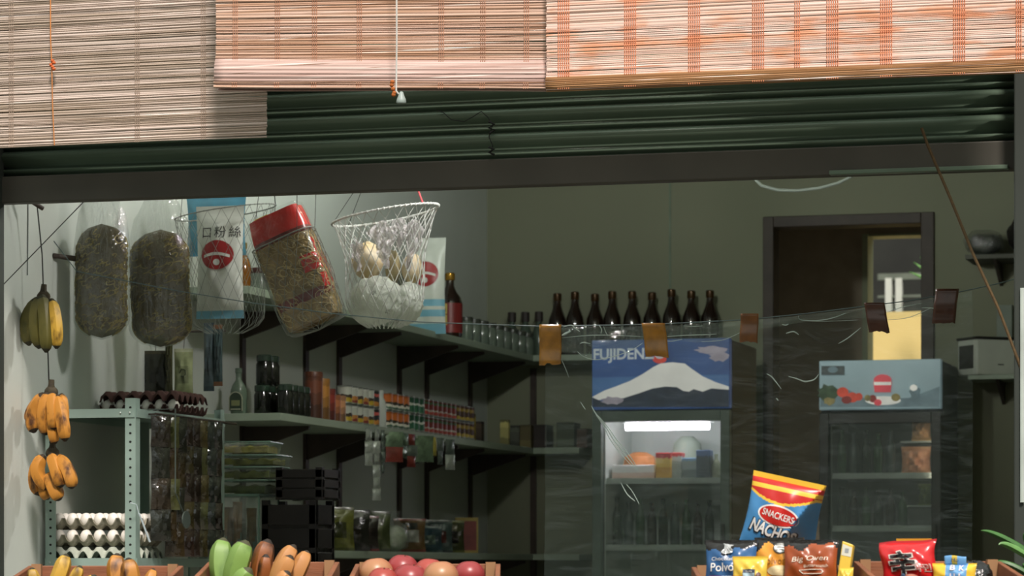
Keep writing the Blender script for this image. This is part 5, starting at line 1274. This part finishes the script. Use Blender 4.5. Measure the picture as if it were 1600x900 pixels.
# ================================================================== CLEAR PLASTIC SHEET ON A STRING
YP = 9.55
stp = [(-30, 380), (120, 424), (280, 455), (391, 473), (520, 490), (654, 503), (760, 507), (850, 510), (960, 508), (1020, 507), (1100, 503), (1172, 499), (1260, 490), (1340, 480), (1420, 470), (1500, 456), (1560, 443), (1592, 434)]
pts = [onY(px, py, YP) for px, py in stp]; pts[0].x = XW; 
tag(MB().tube(pts + [Vector((-1.0, YP, pts[-1].z + .01))], .0016, 6).build('sheet_string', mat('blue_grey_string', (84, 104, 104), .5)), 'thin string stretched across the shop carrying the clear sheet', 'string')
import bisect
def ytop(px):
    i = max(0, min(len(stp) - 2, bisect.bisect([q[0] for q in stp], px) - 1)); (a, y0), (b2, y1) = stp[i], stp[i + 1]
    return y0 + (y1 - y0) * (px - a) / (b2 - a)
m_sheet = film('sheet_film', tint=(176, 206, 192), haze=.045, gloss=.03, rough=.10, bump=.8, bscale=6, stretch=(1, 1, 2.2)); m_hem = film('hem_film', tint=(176, 206, 192), haze=.075, gloss=.07, rough=.10, bump=1.0, bscale=9, stretch=(.7, 1, 3)); m_glint = mat('film_glint', (206, 222, 214), .12, spec=.8, var=.05)
sh = thing('plastic_sheet', 'clear plastic sheet hung across the shop from a string with brown tape', 'sheet', (0, YP, 0))
def SP(px, py, dy=0.0): return onY(px, py, YP + dy) - Vector((0, YP, 0))
def wav(px, py): return .012 * math.sin(px * .019 + 1) * min(1, (py - 480) / 200) + .006 * math.sin(px * .05 + py * .02)
PX0, PX1 = 852, 1520
zb_ = .35
def sheetf(u, v):
    px = PX0 + (PX1 - PX0) * u; t = ytop(px) + 2.2; p = SP(px, t); q = Vector((p.x, 0, p.z + (zb_ - p.z) * v))
    py = t + v * 700; q.y = .004 + wav(px, py) * min(1, v * 3); return q
MB().grid(sheetf, 70, 40).build('sheet', m_sheet, sh)
tabs = [(846, 880, 508, 570, 0, 'front'), (1006, 1042, 506, 558, -3, ''), (1160, 1188, 491, 536, 1, ''), (1352, 1384, 474, 520, -4, ''), (1464, 1500, 452, 505, 3, '')]
def hemlow(px):
    nodes = [(852, 548), (900, 552), (930, 562), (960, 558), (1006, 540), (1042, 530), (1090, 536), (1130, 530), (1160, 520), (1190, 514), (1260, 503), (1352, 497), (1384, 500), (1430, 496), (1470, 488), (1520, 478)]
    for (a, y0), (b2, y1) in zip(nodes, nodes[1:]):
        if a <= px <= b2: return y0 + (y1 - y0) * (px - a) / (b2 - a)
    return nodes[-1][1]
def hemf(u, v):
    px = PX0 + (PX1 - PX0) * u; t = ytop(px) + 2.2; y = t + (hemlow(px) - t) * v
    p = SP(px, y); p.y = -.006 - .012 * math.sin(math.pi * min(1, v * 1.1)) - .005 * math.sin(px * .07 + v * 6) - .004 * math.sin(px * .021 + v * 11); return p
MB().grid(hemf, 160, 16).build('folded_hem', m_hem, sh)
def crease_glint(pp, r=.0012, dy=-.016):
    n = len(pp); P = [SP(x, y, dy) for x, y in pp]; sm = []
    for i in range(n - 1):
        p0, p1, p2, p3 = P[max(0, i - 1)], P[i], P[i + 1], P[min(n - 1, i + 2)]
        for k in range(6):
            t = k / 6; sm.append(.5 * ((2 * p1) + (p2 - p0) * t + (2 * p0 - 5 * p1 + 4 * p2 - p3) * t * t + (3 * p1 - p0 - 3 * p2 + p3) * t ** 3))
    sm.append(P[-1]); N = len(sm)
    MB().tube(sm, [r * (.35 + .65 * math.sin(math.pi * (i + .5) / N)) for i in range(N)], 5).build('crease_glint', m_glint, sh)  # pale tubes paint the film's glints along its creases
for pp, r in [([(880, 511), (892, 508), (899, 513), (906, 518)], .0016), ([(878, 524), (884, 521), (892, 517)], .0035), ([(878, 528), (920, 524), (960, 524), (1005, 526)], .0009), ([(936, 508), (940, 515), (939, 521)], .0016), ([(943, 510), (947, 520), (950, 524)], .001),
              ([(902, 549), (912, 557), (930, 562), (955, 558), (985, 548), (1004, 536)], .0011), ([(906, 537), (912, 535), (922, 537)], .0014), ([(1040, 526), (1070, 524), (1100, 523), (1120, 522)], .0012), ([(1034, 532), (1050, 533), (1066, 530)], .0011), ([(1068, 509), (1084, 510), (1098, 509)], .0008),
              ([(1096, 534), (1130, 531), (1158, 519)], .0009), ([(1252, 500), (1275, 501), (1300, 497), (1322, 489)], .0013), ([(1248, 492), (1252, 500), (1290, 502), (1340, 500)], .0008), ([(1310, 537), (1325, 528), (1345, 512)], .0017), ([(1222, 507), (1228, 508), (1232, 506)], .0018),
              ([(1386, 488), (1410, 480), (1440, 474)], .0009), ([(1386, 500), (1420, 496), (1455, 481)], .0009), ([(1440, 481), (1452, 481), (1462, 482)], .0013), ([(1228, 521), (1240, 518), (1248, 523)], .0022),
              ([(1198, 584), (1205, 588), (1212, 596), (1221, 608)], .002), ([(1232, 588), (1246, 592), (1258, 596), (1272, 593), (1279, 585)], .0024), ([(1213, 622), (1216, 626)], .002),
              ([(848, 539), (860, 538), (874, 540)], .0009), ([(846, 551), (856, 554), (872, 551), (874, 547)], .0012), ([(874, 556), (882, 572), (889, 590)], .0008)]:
    crease_glint(pp, r, -.02 if pp[0][0] < 880 else -.016)
# long slanting fold, its glare painted as pale ridges
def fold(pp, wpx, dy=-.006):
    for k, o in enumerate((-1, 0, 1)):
        crease_glint([(x + o * wpx * t, y) for (x, y), t in zip(pp, (.2, .6, 1, 1.2, .9, .3)[:len(pp)])], .0015 if o else .0022, dy)
crease_glint([(907, 628), (912, 636), (915, 640)], .0012, -.006); crease_glint([(924, 634), (930, 645), (938, 655)], .0018, -.006)
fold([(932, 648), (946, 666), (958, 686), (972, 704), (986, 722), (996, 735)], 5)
crease_glint([(970, 754), (980, 772), (992, 783)], .0018, -.006); crease_glint([(978, 756), (988, 768), (999, 788)], .0014, -.006)
m_tape = mat('brown_packing_tape', (176, 120, 38), .28, var=.22, scale=26, spec=.5, coat=.3)
m_tape2 = mat('dark_packing_tape', (84, 48, 32), .3, var=.2, scale=20, coat=.3)
m_tape3 = mat('aged_packing_tape', (128, 80, 36), .3, var=.2, scale=20, coat=.3)
rndt = random.Random(2)
for i, (a, b2, p0, p1, sl, _) in enumerate(tabs):
    ja = [rndt.uniform(-2, 2) for _ in range(9)]
    def tf(u, v):
        px = a + (b2 - a) * u + sl * -v * 2; y = p0 + (p1 - p0 + (ja[int(u * 7.99)] if v > .99 else 0)) * v
        q = SP(px, y); q.y = -.024 - .003 * math.sin(u * 3.1) - .003 * math.sin(v * 8 + i); return q
    MB().grid(tf, 8, 10).build('tape_tab', [[m_tape, m_tape, m_tape3, m_tape2, m_tape2][i]], sh, solid=.0012)

# tan rope slanting in front of the shutter
yr = 8.98
tag(MB().tube([onY(1440, 200, yr), onY(1450, 228, yr), onY(1485, 310, yr), onY(1520, 396, yr), onY(1560, 482, yr), onY(1598, 582, yr), onY(1625, 650, yr)], .0042, 8).build('tan_rope', mat('tan_rope', (84, 64, 34), .8, var=.2, scale=90)), 'tan rope slanting down across the shop front by the end pillar', 'rope')

# ================================================================== FRUIT STAND IN FRONT OF THE SHOP
YS = 6.7
m_crate = mat('orange_brown_wood', (134, 82, 52), .65, var=.18, scale=6, stretch=(1, 1, 8), bump=.1); m_crate2 = mat('pale_wood_edge', (150, 112, 76), .7, var=.12, scale=8)
tbx0, tbx1 = onY(-30, 900, YS).x, onY(1700, 900, YS).x
tb2 = thing('fruit_stand', 'long low timber stand carrying the fruit and snack crates', 'table', ((tbx0 + tbx1) / 2, YS, -.1))
hw = (tbx1 - tbx0) / 2
MB().box(-hw, hw, -.36, .42, .84, .87).build('table_top', m_dark, tb2, smooth=False, bevel=.004)
for x in (-hw + .06, 0, hw - .06):
    for y in (-.3, .36): MB().box(x - .025, x + .025, y - .025, y + .025, 0, .84).build('leg', m_dark, tb2, smooth=False)
ZS = .77
def crate(label, px0, px1, pyrim, cat='crate'):
    c_ = onY((px0 + px1) / 2, pyrim, YS); w = (px1 - px0) / 2 * (scale_at(c_) + .16 / FPX); h = EYE + (HZ - pyrim) * (scale_at(c_) + .16 / FPX) - ZS; vx = c_.x - SN * 0; 
    r = thing('wooden_crate', label, cat, (c_.x, YS, ZS), (0, 0, TH), 'wooden crates on the fruit stand')
    th = .011
    def bd(name, *bx_, m=m_crate): MB().box(*bx_).build(name, m, r, smooth=False, bevel=.002)
    bd('back_board', -w, w, .16, .16 + th, .03, h); bd('front_board', -w, w, -.2, -.2 + th, .03, h - .045)
    for sx_ in (-1, 1):
        x0 = -w if sx_ < 0 else w - th
        MB().prism([(x0, -.19, .03), (x0, .16, .03), (x0, .16, h), (x0, -.19, h - .035)], (th, 0, 0)).build('side_board', m_crate, r, smooth=False, bevel=.002)
        for yy in (.135, -.189):
            xx = -w + th if sx_ < 0 else w - th - .022
            MB().prism([(xx, yy, 0), (xx + .022, yy, 0), (xx + .022, yy, h + (.004 if yy > 0 else -.05)), (xx, yy, h + (.004 if yy > 0 else -.05))], (0, .025, 0)).build('corner_post', m_crate2, r, smooth=False)
    bd('base', -w + th, w - th, -.189, .16, .03, .036)
    return r, w, h
crate('wooden crate of ripe bananas below the egg rack', 30, 272, 884)
crate('wooden crate of green and yellow bananas', 316, 522, 878)
crate('wooden crate heaped with red apples', 552, 779, 881)
crate('wooden crate of snack packets under the blue corn chip bag', 1090, 1328, 886)
crate('wooden crate holding the red noodle packet and the yellow pack', 1350, 1580, 877)
# ---- bananas in the crates
def hand(label, mats, crown, fingers, group):
    cr = onY(crown[0], crown[1], YS + crown[2]); root = thing('banana_bunch', label, 'bananas', cr, group=group); s = scale_at(cr)
    b = MB(); b.ball((0, 0, 0), .03, .022, .022, 12, 8); b.build('crown', MATS['banana_crown'], root)
    for (tx, ty, bx_, by_, w, dy, bow) in fingers:
        p1 = onY(tx, ty, YS + dy) - cr; p0 = onY(bx_, by_, YS + crown[2] + (dy - crown[2]) * .5) - cr
        q = MB(); banana(q, p0, p1, Vector((bow * s, -.01, 0)), w * s / 2, n=16); q.build('banana', mats, root)
    return root
g = 'banana bunches in the crates'
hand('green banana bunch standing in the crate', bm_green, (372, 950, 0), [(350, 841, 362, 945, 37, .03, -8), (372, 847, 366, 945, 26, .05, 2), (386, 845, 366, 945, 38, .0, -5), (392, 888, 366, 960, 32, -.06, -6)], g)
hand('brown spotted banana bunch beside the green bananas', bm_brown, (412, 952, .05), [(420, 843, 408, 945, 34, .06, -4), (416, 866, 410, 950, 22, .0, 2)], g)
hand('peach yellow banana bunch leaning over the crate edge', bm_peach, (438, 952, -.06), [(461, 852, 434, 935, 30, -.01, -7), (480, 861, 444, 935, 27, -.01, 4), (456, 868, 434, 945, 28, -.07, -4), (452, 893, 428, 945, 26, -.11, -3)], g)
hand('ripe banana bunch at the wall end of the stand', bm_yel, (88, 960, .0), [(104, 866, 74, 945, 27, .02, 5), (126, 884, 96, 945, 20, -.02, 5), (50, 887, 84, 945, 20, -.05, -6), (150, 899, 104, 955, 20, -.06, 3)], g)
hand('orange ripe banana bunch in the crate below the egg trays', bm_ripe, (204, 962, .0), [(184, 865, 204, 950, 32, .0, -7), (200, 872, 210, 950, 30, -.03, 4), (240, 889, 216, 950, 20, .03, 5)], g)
# ---- apples
m_ap = [mat('apple_red', (150, 48, 46), .36, second=(178, 88, 72), scale=3, lo=.35, hi=.75, spec=.5, detail=6), mat('apple_pale', (164, 92, 68), .36, second=(180, 138, 96), scale=3, lo=.35, hi=.65, detail=6), mat('apple_deep', (136, 46, 50), .34, second=(160, 64, 62), scale=4, lo=.3, hi=.8, detail=6)]
aps = [(588, 897, 27, 1, .05, 'pale apple at the banana end of the crate'), (598, 909, 24, 0, -.09, 'red apple in front of the pale one'), (629, 890, 25, 2, .10, 'deep red apple rising highest at the back'), (641, 908, 29, 2, -.04, 'deep red apple in the front middle'),
       (671, 896, 25, 0, .04, 'red apple behind the pale topped one'), (689, 903, 28, 1, -.09, 'pale topped apple in the front row'), (733, 900, 25, 2, .02, 'red apple at the snack end of the crate')]
ZB_ = ZS + .036
for px, py, r_, k, dy, lab in aps:
    p = onY(px, py, YS + dy); s = scale_at(p); r_ *= s
    root = thing('apple', lab, 'apple', p, (R(8 * math.sin(px)), R(10 * math.cos(px)), 0), 'apples in the crate')
    def fa(d):
        q = math.sqrt(d.x * d.x + d.y * d.y)
        return (1 - .30 * math.exp(-(q / .22) ** 2) * (1 if d.z > 0 else .7)) * (1 + .04 * d.z)
    MB().ball((0, 0, 0), r_, r_, r_ * .93, 28, 22, fn=fa).build('flesh', m_ap[k], root)
    MB().tube([(0, 0, r_ * .62), (.001, 0, r_ * .8), (.003, 0, r_ * .92)], [.0012, .0011, .0016], 6).build('stem', mat('apple_stem', (84, 64, 40), .8), root)
    # apples underneath that carry it
k = 0
ax0, ax1 = onY(593, 900, YS).x, onY(742, 900, YS).x
for dy in (-.12, -.03, .07):
    for i in range(6):
        x = ax0 + .012 + (ax1 - ax0 - .012) * i / 5
        if dy < -.1 and i == 5: pass
        o = thing('apple', f'red apple low in the crate, {ORD[i]} from the bananas in the {["front", "middle", "back"][int((dy + .13) / .09)]} layer', 'apple', (x, YS + dy, ZB_ + .036), group='apples in the crate')
        MB().ball((0, 0, 0), .024, .024, .034, 16, 12, fn=lambda d: 1 - .2 * math.exp(-(math.hypot(d.x, d.y) / .22) ** 2)).build('flesh', m_ap[(i + k) % 3], o); k += 1

# ================================================================== SNACK PACKETS IN THE FRONT CRATES
def place_text(b, f, w, h, body, cx, cz, wd, hg=None, mi=0, e=.0014, rot=0.0, shear=0.0, offset=0.0, deform=None, space=1.0):
    vs, fs = text_mesh(body, 1.0, cuts=1, offset=offset, shear=shear, space=space)
    x0, x1 = min(v.x for v in vs), max(v.x for v in vs); y0, y1 = min(v.y for v in vs), max(v.y for v in vs)
    k = wd / (x1 - x0); ky = (hg / (y1 - y0)) if hg else k; out = []
    for v in vs:
        x, y = (v.x - (x0 + x1) / 2) * k, (v.y - (y0 + y1) / 2) * ky
        x, y = x * math.cos(rot) - y * math.sin(rot), x * math.sin(rot) + y * math.cos(rot)
        u, t = min(.995, max(.005, (cx + x) / w + .5)), min(.995, max(.005, (cz + y) / h))
        q = f(u, t) + Vector((0, -e, 0)); out.append(deform(q, u, t) if deform else q)
    b.add(out, fs, mi)
def place_disc(b, f, w, h, cx, cz, rx, rz, mi, e, deform=None, rot=0.0):
    def g(u, v):
        x, y = rx * v * math.cos(2 * math.pi * u), rz * v * math.sin(2 * math.pi * u)
        x, y = x * math.cos(rot) - y * math.sin(rot), x * math.sin(rot) + y * math.cos(rot)
        uu, t = min(.995, max(.005, (cx + x) / w + .5)), min(.995, max(.005, (cz + y) / h)); q = f(uu, t) + Vector((0, -e, 0)); return deform(q, uu, t) if deform else q
    b.grid(g, 32, 5, mi)
def snack(label, c, w, h, t, mats, fm, rot=(0, 0, 0), seed=0, wr=.10, seal=.07, deform=None, nu=26, nv=36, cat='snack'):
    r = thing('snack_packet', label, cat, c, rot, 'snack packets in the front crates')
    pouch_mesh(w, h, t, fm, wr, seed, nu, nv, deform).build('packet_body', mats, r)
    f, _ = pouch_fn(w, h, t, wr, seed, seal); return r, f
ZC = ZS + .036
mY = mat('pack_yellow', (232, 188, 62), .3, var=.06, spec=.5); mRd = mat('pack_red', (190, 36, 30), .28, var=.08, spec=.5); mBl = mat('pack_blue', (70, 134, 186), .28, var=.10, scale=6, spec=.6, bump=.25, bscale=12)
mW = mat('print_white', (228, 226, 222), .4, var=.02); mK = mat('print_black', (26, 26, 28), .4)
# blue corn chip bag, tilted
s = scale_at(onY(1215, 850, YS + .07)); w, h, t = 118 * s, 124 * s, .05
def nd(p, u, v):
    d = max(0, (u - .50) - .5 * v) ; return p + Vector((-.02 * d * 2, .32 * d, 0))
def nf(u, v):
    if v > .93: return 1
    if v > .872: return 2
    if v > .81: return 1
    lb = .80 - .13 * math.sin(math.pi * min(1, u * 1.08)) ** .8
    if v > lb: return 2
    if v > lb - .035: return 1
    return 0
p = onY(1208, 868, YS + .07)
r, f = snack('tall blue corn chip bag with red and yellow striped top, tilted', p, w, h, t, [mBl, mY, mRd], nf, (0, R(12.5), 0), 1, .05, .07, nd, 44, 90)
b = MB()
place_disc(b, f, w, h, .0 - w * .02, h * .50, w * .305, h * .135, 0, .0010, nd, R(-4)); place_disc(b, f, w, h, -w * .02, h * .50, w * .28, h * .115, 1, .0018, nd, R(-4))
place_text(b, f, w, h, 'SNACKERS', -w * .02, h * .505, w * .47, h * .085, 0, .0028, R(-6), offset=.012, deform=nd)
b.build('oval_emblem', [mW, mRd], r, smooth=False)
b = MB(); place_text(b, f, w, h, 'NACHOS', -w * .06, h * .295, w * .70, h * .185, 1, .0018, R(-9), .12, .075, nd); place_text(b, f, w, h, 'NACHOS', -w * .06, h * .30, w * .66, h * .16, 0, .0030, R(-9), .12, .03, nd)
b.build('lettering', [mW, mK], r, smooth=False)
# dark blue packet
def topband(seed, lo=.80):
    return lambda u, v: 1 if v > lo + .07 * math.sin(u * 7 + seed) + .05 * math.sin(u * 17 + seed * 2) else 0
mDB = mat('pack_dark_blue', (48, 92, 140), .3, var=.12, spec=.5); mBK = mat('black_cellophane', (30, 28, 26), .18, var=.2, bump=.6, bscale=30)
p = onY(1141, 905, YS - .02); s = scale_at(p); w, h = 84 * s, 62 * s
r, f = snack('dark blue packet with a black crumpled top and a silver patch', (p.x, p.y, p.z - .022), w, h + .022, .04, [mDB, mBK], topband(2, .78), (R(-8), 0, 0), 4, .12); h += .022
b = MB(); place_text(b, f, w, h, 'Chocolate', -w * .12, h * .60, w * .5, h * .075, 0, .0016); place_text(b, f, w, h, 'Polvoron', w * .02, h * .43, w * .80, h * .17, 0, .0016, offset=.012)
b.build('lettering', [mW], r, smooth=False)
b = MB(); b.grid(lambda u, v: f(.46 + .18 * (u - .5) * (1 + .3 * math.sin(v * 7)), .80 + .20 * (v - .5) * (1 - .4 * (u - .5))) + Vector((0, -.003 - .004 * math.sin(u * 9 + v * 7) ** 2, 0)), 14, 14); b.build('silver_patch', [mat('foil_bright', (216, 218, 218), .2, metal=.6, bump=.6, bscale=60)], r)
# orange gold packet
mOg = mat('pack_gold', (214, 146, 50), .3, var=.1, spec=.5)
p = onY(1216, 905, YS - .01); w, h = 78 * s, 82 * s
r, f = snack('golden orange packet with a black top and a silver ring emblem', (p.x, p.y, p.z - .022), w, h, .04, [mOg, mBK], topband(5, .82), (R(-8), 0, R(3)), 6, .12)
b = MB(); place_disc(b, f, w, h, w * .05, h * .78, w * .15, h * .115, 1, .0014); place_disc(b, f, w, h, w * .05, h * .78, w * .125, h * .09, 0, .002)
for k in range(-1, 2): b.grid(lambda u, v: f(.5 + .05 + .2 * (u - .5), .78 + .05 * k + .012 * (v - .5) + .02 * math.sin(u * 3.1)) + Vector((0, -.0028, 0)), 10, 1, 1)
place_disc(b, f, w, h, w * .05, h * .34, w * .27, h * .10, 2, .0014)
b.build('ring_emblem', [mat('print_silver', (206, 208, 204), .3, metal=.3), mat('print_dark_grey', (70, 66, 58), .5), mat('print_cream', (222, 206, 160), .5)], r)
b = MB(); place_text(b, f, w, h, 'Polvoron', w * .02, h * .53, w * .7, h * .13, 0, .0014); b.build('lettering', [mat('print_brown', (150, 96, 30), .5)], r, smooth=False)
# small yellow packet in front
mYl = mat('pack_lemon', (224, 190, 72), .3, var=.08, spec=.5)
p = onY(1171, 915, YS - .10); s2 = scale_at(p); w, h = 58 * s2, 46 * s2
r, f = snack('small lemon yellow packet with a dark label, in front of the dark blue one', (p.x, p.y, p.z - .01), w, h + .01, .03, [mYl, mat('pack_lemon_edge', (200, 166, 50), .35)], lambda u, v: 1 if v > .9 else 0, (R(-6), 0, R(-4)), 7, .12); h += .01
b = MB(); b.grid(lambda u, v: f(.34 + .36 * u, .30 + .30 * v) + Vector((0, -.0012, 0)), 8, 6, 0); b.grid(lambda u, v: f(.35 + .34 * u, .30 + .19 * v) + Vector((0, -.0020, 0)), 8, 6, 1); place_text(b, f, w, h, 'Yema', w * .02, h * .54, w * .22, h * .07, 2, .0022); place_disc(b, f, w, h, w * .30, h * .40, w * .08, h * .12, 3, .0014)
b.build('label_panel', [mat('label_navy', (48, 62, 84), .5), mat('label_sky', (170, 196, 206), .5), mW, mat('print_cocoa', (96, 52, 32), .5)], r, smooth=False)
# red and white packet peeping below
p = onY(1136, 938, YS - .12); w, h = 60 * s2, 38 * s2
snack('red and white wrapper just showing below the dark blue packet', (p.x, p.y, p.z), w, h, .03, [mW, mRd], lambda u, v: 1 if (u > .6 or u < .35) else 0, (R(-6), 0, 0), 8, .12)
# brown packet
mBr_ = mat('pack_brown', (150, 72, 34), .28, var=.14, spec=.5, bump=.2, bscale=14)
p = onY(1266, 905, YS - .04); w, h = 86 * s, 78 * s
r, f = snack('brown packet with handwritten white lettering and a black top', (p.x, p.y, p.z - .022), w, h, .045, [mBr_, mBK], topband(9, .86), (R(-8), 0, R(4)), 10, .12)
b = MB(); place_text(b, f, w, h, 'Big Oven', 0, h * .585, w * .70, h * .135, 0, .0018, R(3), .18); place_text(b, f, w, h, 'Butterscotch', w * .12, h * .455, w * .46, h * .06, 0, .0018, R(2))
pth = [(-.2, .36), (.22, .38), (.26, .34), (.22, .30), (-.12, .29), (-.2, .36)]
for (x0, y0), (x1, y1) in zip(pth, pth[1:]): b.tube([f(x0 + .5 + (x1 - x0) * q / 4, y0 + (y1 - y0) * q / 4) + Vector((0, -.0014, 0)) for q in range(5)], .0009, 5)
b.build('lettering', [mat('print_cream_white', (230, 216, 196), .4)], r, smooth=False)
# slim pale yellow box at the crate's end
p = onY(1316, 905, YS - .02)
r = thing('snack_packet', 'slim yellow packet with a pale end standing at the crate side', 'snack', (p.x, p.y, p.z - .02), (R(-6), R(6), 0), 'snack packets in the front crates')
hh = 54 * s + .02
MB().prism([(-.012, -.012, 0), (.012, -.012, 0), (.014, -.012, hh), (-.010, -.012, hh + .006)], (0, .024, 0)).build('packet_body', mYl, r, smooth=False, bevel=.002)
b = MB(); b.poly([(-.0085, -.0126, hh - .024), (.012, -.0126, hh - .026), (.0125, -.0126, hh - .006), (-.008, -.0126, hh)], 0); b.poly([(-.002, -.0132, hh - .018), (.006, -.0132, hh - .018), (.006, -.0132, hh - .009), (-.002, -.0132, hh - .009)], 1)
b.build('pale_panel', [mat('label_pale', (214, 214, 198), .5), mat('label_dot', (150, 156, 160), .5)], r, smooth=False)
p = onY(1322, 925, YS - .06); snack('small yellow packet low beside the brown packet', (p.x, p.y, p.z), 22 * s, 38 * s, .02, [mYl], None, (R(-6), 0, 0), 12)
# red noodle packet
mSh = mat('pack_hot_red', (196, 30, 34), .26, var=.10, spec=.6, bump=.4, bscale=16)
p = onY(1420, 918, YS - .02); s = scale_at(p); w, h = 90 * s, 74 * s
def sd(p_, u, v): return p_ + Vector((.004 * math.sin(v * 6), -.0, (.010 * (u - .75) if u > .75 else -.012 * (.25 - u) if u < .25 else 0) * (v > .6) * 3 * (v - .6)))
r, f = snack('bulging red noodle packet with a black brush character', (p.x, p.y, p.z), w, h, .06, [mSh, mat('pack_red_edge', (176, 34, 40), .3)], lambda u, v: 1 if v > .94 else 0, (R(-8), R(-1), R(3)), 14, .08, .06, sd, 32, 40, 'noodles')
b = MB(); place_text(b, f, w, h, '辛', -w * .10, h * .48, w * .52, h * .58, 1, .0022, R(2), offset=.05, deform=sd); place_text(b, f, w, h, '辛', -w * .10, h * .48, w * .47, h * .53, 0, .0036, R(2), offset=.022, deform=sd)
place_text(b, f, w, h, '라면', w * .24, h * .38, w * .34, h * .17, 1, .0022, R(2), offset=.04, deform=sd); place_text(b, f, w, h, '라면', w * .24, h * .38, w * .31, h * .14, 2, .0034, R(2), deform=sd)
b.build('lettering', [mK, mat('print_pale_grey', (206, 200, 190), .4), mat('print_red', (170, 30, 30), .4)], r, smooth=False)
b = MB(); place_disc(b, f, w, h, w * .02, h * .15, w * .16, h * .10, 0, .005, sd); place_disc(b, f, w, h, -w * .11, h * .16, w * .05, h * .10, 1, .0056, sd); b.build('bowl_picture', [mat('print_pink', (222, 150, 130), .5, var=.2, scale=40), mat('print_blue', (110, 160, 206), .5)], r)
p = onY(1428, 905, YS + .04); snack('orange yellow packet just showing over the red noodle packet', (p.x, p.y, p.z - .02), 56 * s, 64 * s + .02, .03, [mat('pack_amber', (196, 140, 40), .35, var=.2)], None, (0, 0, 0), 15)
# yellow pack with a blue band and tag
p = onY(1491, 918, YS - .04); s = scale_at(p); w, h = 70 * s, 38 * s
r, f = snack('yellow wrapped pack with a blue band and folded blue tag', (p.x, p.y, p.z), w, h, .04, [mat('pack_sunny', (232, 190, 58), .32, var=.06), mat('pack_sky', (104, 158, 206), .35, var=.05)], lambda u, v: 1 if .32 < u < .80 else 0, (R(-6), 0, 0), 16, .06)
b = MB()
for ch, cx_, cz in (('B', -.02, .80), ('U', -.02, .42), ('K', .19, .78), ('L', .19, .42)): place_text(b, f, w, h, ch, w * cx_, h * cz, w * .13, h * .26, 1, .0014, R(-90) * 0, offset=.06); place_text(b, f, w, h, ch, w * cx_, h * cz, w * .12, h * .24, 0, .002, offset=.02)
b.build('lettering', [mW, mat('print_violet', (110, 110, 190), .4)], r, smooth=False)
b = MB(); tw_, tz = 34 * s, h - .004
def tagf(u, v): return Vector(((u - .45) * tw_, -.002 - .004 * math.sin(v * 2), tz + 14 * s * v + .0015 * math.sin(u * 5)))
b.grid(tagf, 12, 5, lambda u, v: 1 if .34 < u < .62 else 0)
b.build('folded_tag', [MATS['pack_sky'], mat('tag_dark_yellow', (196, 170, 60), .4)], r, solid=.0008)
vs, fs = text_mesh('Mo', 9 * s); MB().add([Vector((v.x + tw_ * .03, -.0085, tz + 7 * s + v.y)) for v in vs], fs).build('tag_lettering', [mat('print_navy', (40, 62, 90), .5)], r, smooth=False)
# black plastic behind, glinting
p = onY(1525, 905, YS + .07)
cbg = thing('black_bag', 'small black plastic bag glinting behind the yellow wrapped pack', 'bag', (p.x, p.y, ZC))
MB().ball((0, 0, .092), .04, .035, .072, 18, 14, fn=lump).build('bag_body', mat('glossy_black_plastic', (28, 28, 26), .15, var=.2, bump=.8, bscale=40, spec=.7), cbg)
p = onY(1272, 905, YS + .05)
cbg = thing('black_bag', 'crumpled black plastic bag glinting behind the brown packet', 'bag', (p.x, p.y, ZC))
MB().ball((0, 0, .112), .055, .035, .09, 22, 16, fn=lump).build('bag_body', MATS['glossy_black_plastic'], cbg)
# leafy plant at the end of the stand
p = onY(1640, 930, YS + .32)
pt_ = thing('potted_plant', 'leafy green plant at the end of the stand beside the crate', 'plant', (p.x + .03, YS + .33, ZS + .0))
MB().lathe([(.035, 0), (.045, .07), (.05, .08), (.046, .08), (.04, .07)], 18).build('pot', mat('plant_pot', (70, 50, 40), .7), pt_)
MB().tube([(0, 0, .07), (.004, 0, .12), (0, 0, .17)], [.006, .005, .004], 8).build('stem', mat('plant_stem', (60, 96, 44), .6), pt_)
m_lf = mat('plant_leaf', (58, 106, 44), .42, var=.25, scale=30, spec=.4); m_lf2 = mat('plant_leaf_light', (92, 140, 70), .42, var=.2, scale=30)
org = Vector(pt_.location)
for i, (tx, ty, mx_, my_, wd, mm) in enumerate([(1532, 829, 1560, 828, 11, m_lf), (1560, 852, 1568, 838, 12, m_lf2), (1604, 832, 1592, 836, 16, m_lf), (1612, 850, 1600, 852, 15, m_lf), (1552, 880, 1572, 868, 11, m_lf), (1600, 884, 1590, 872, 12, m_lf), (1620, 890, 1606, 876, 12, m_lf2)]):
    a = Vector((0, 0, .165 - .012 * i)); q = onY(mx_, my_, YS + .31) - org; e = onY(tx, ty, YS + .28 + .008 * i) - org; ww = wd * scale_at(org)
    def lf_(u, v):
        c = a * (1 - u) ** 2 + q * 2 * u * (1 - u) + e * u * u; d = ((q - a) * (1 - u) + (e - q) * u).normalized(); n_ = Vector((-d.z, .35, d.x)).normalized()
        pr_ = math.sin(math.pi * min(1, .06 + u * .94)) ** .8; return c + n_ * ((v - .5) * ww * pr_) + Vector((0, -.006 * (1 - abs(2 * v - 1)) * pr_, 0))
    MB().grid(lf_, 16, 6).build('leaf', mm, pt_, solid=.0008)
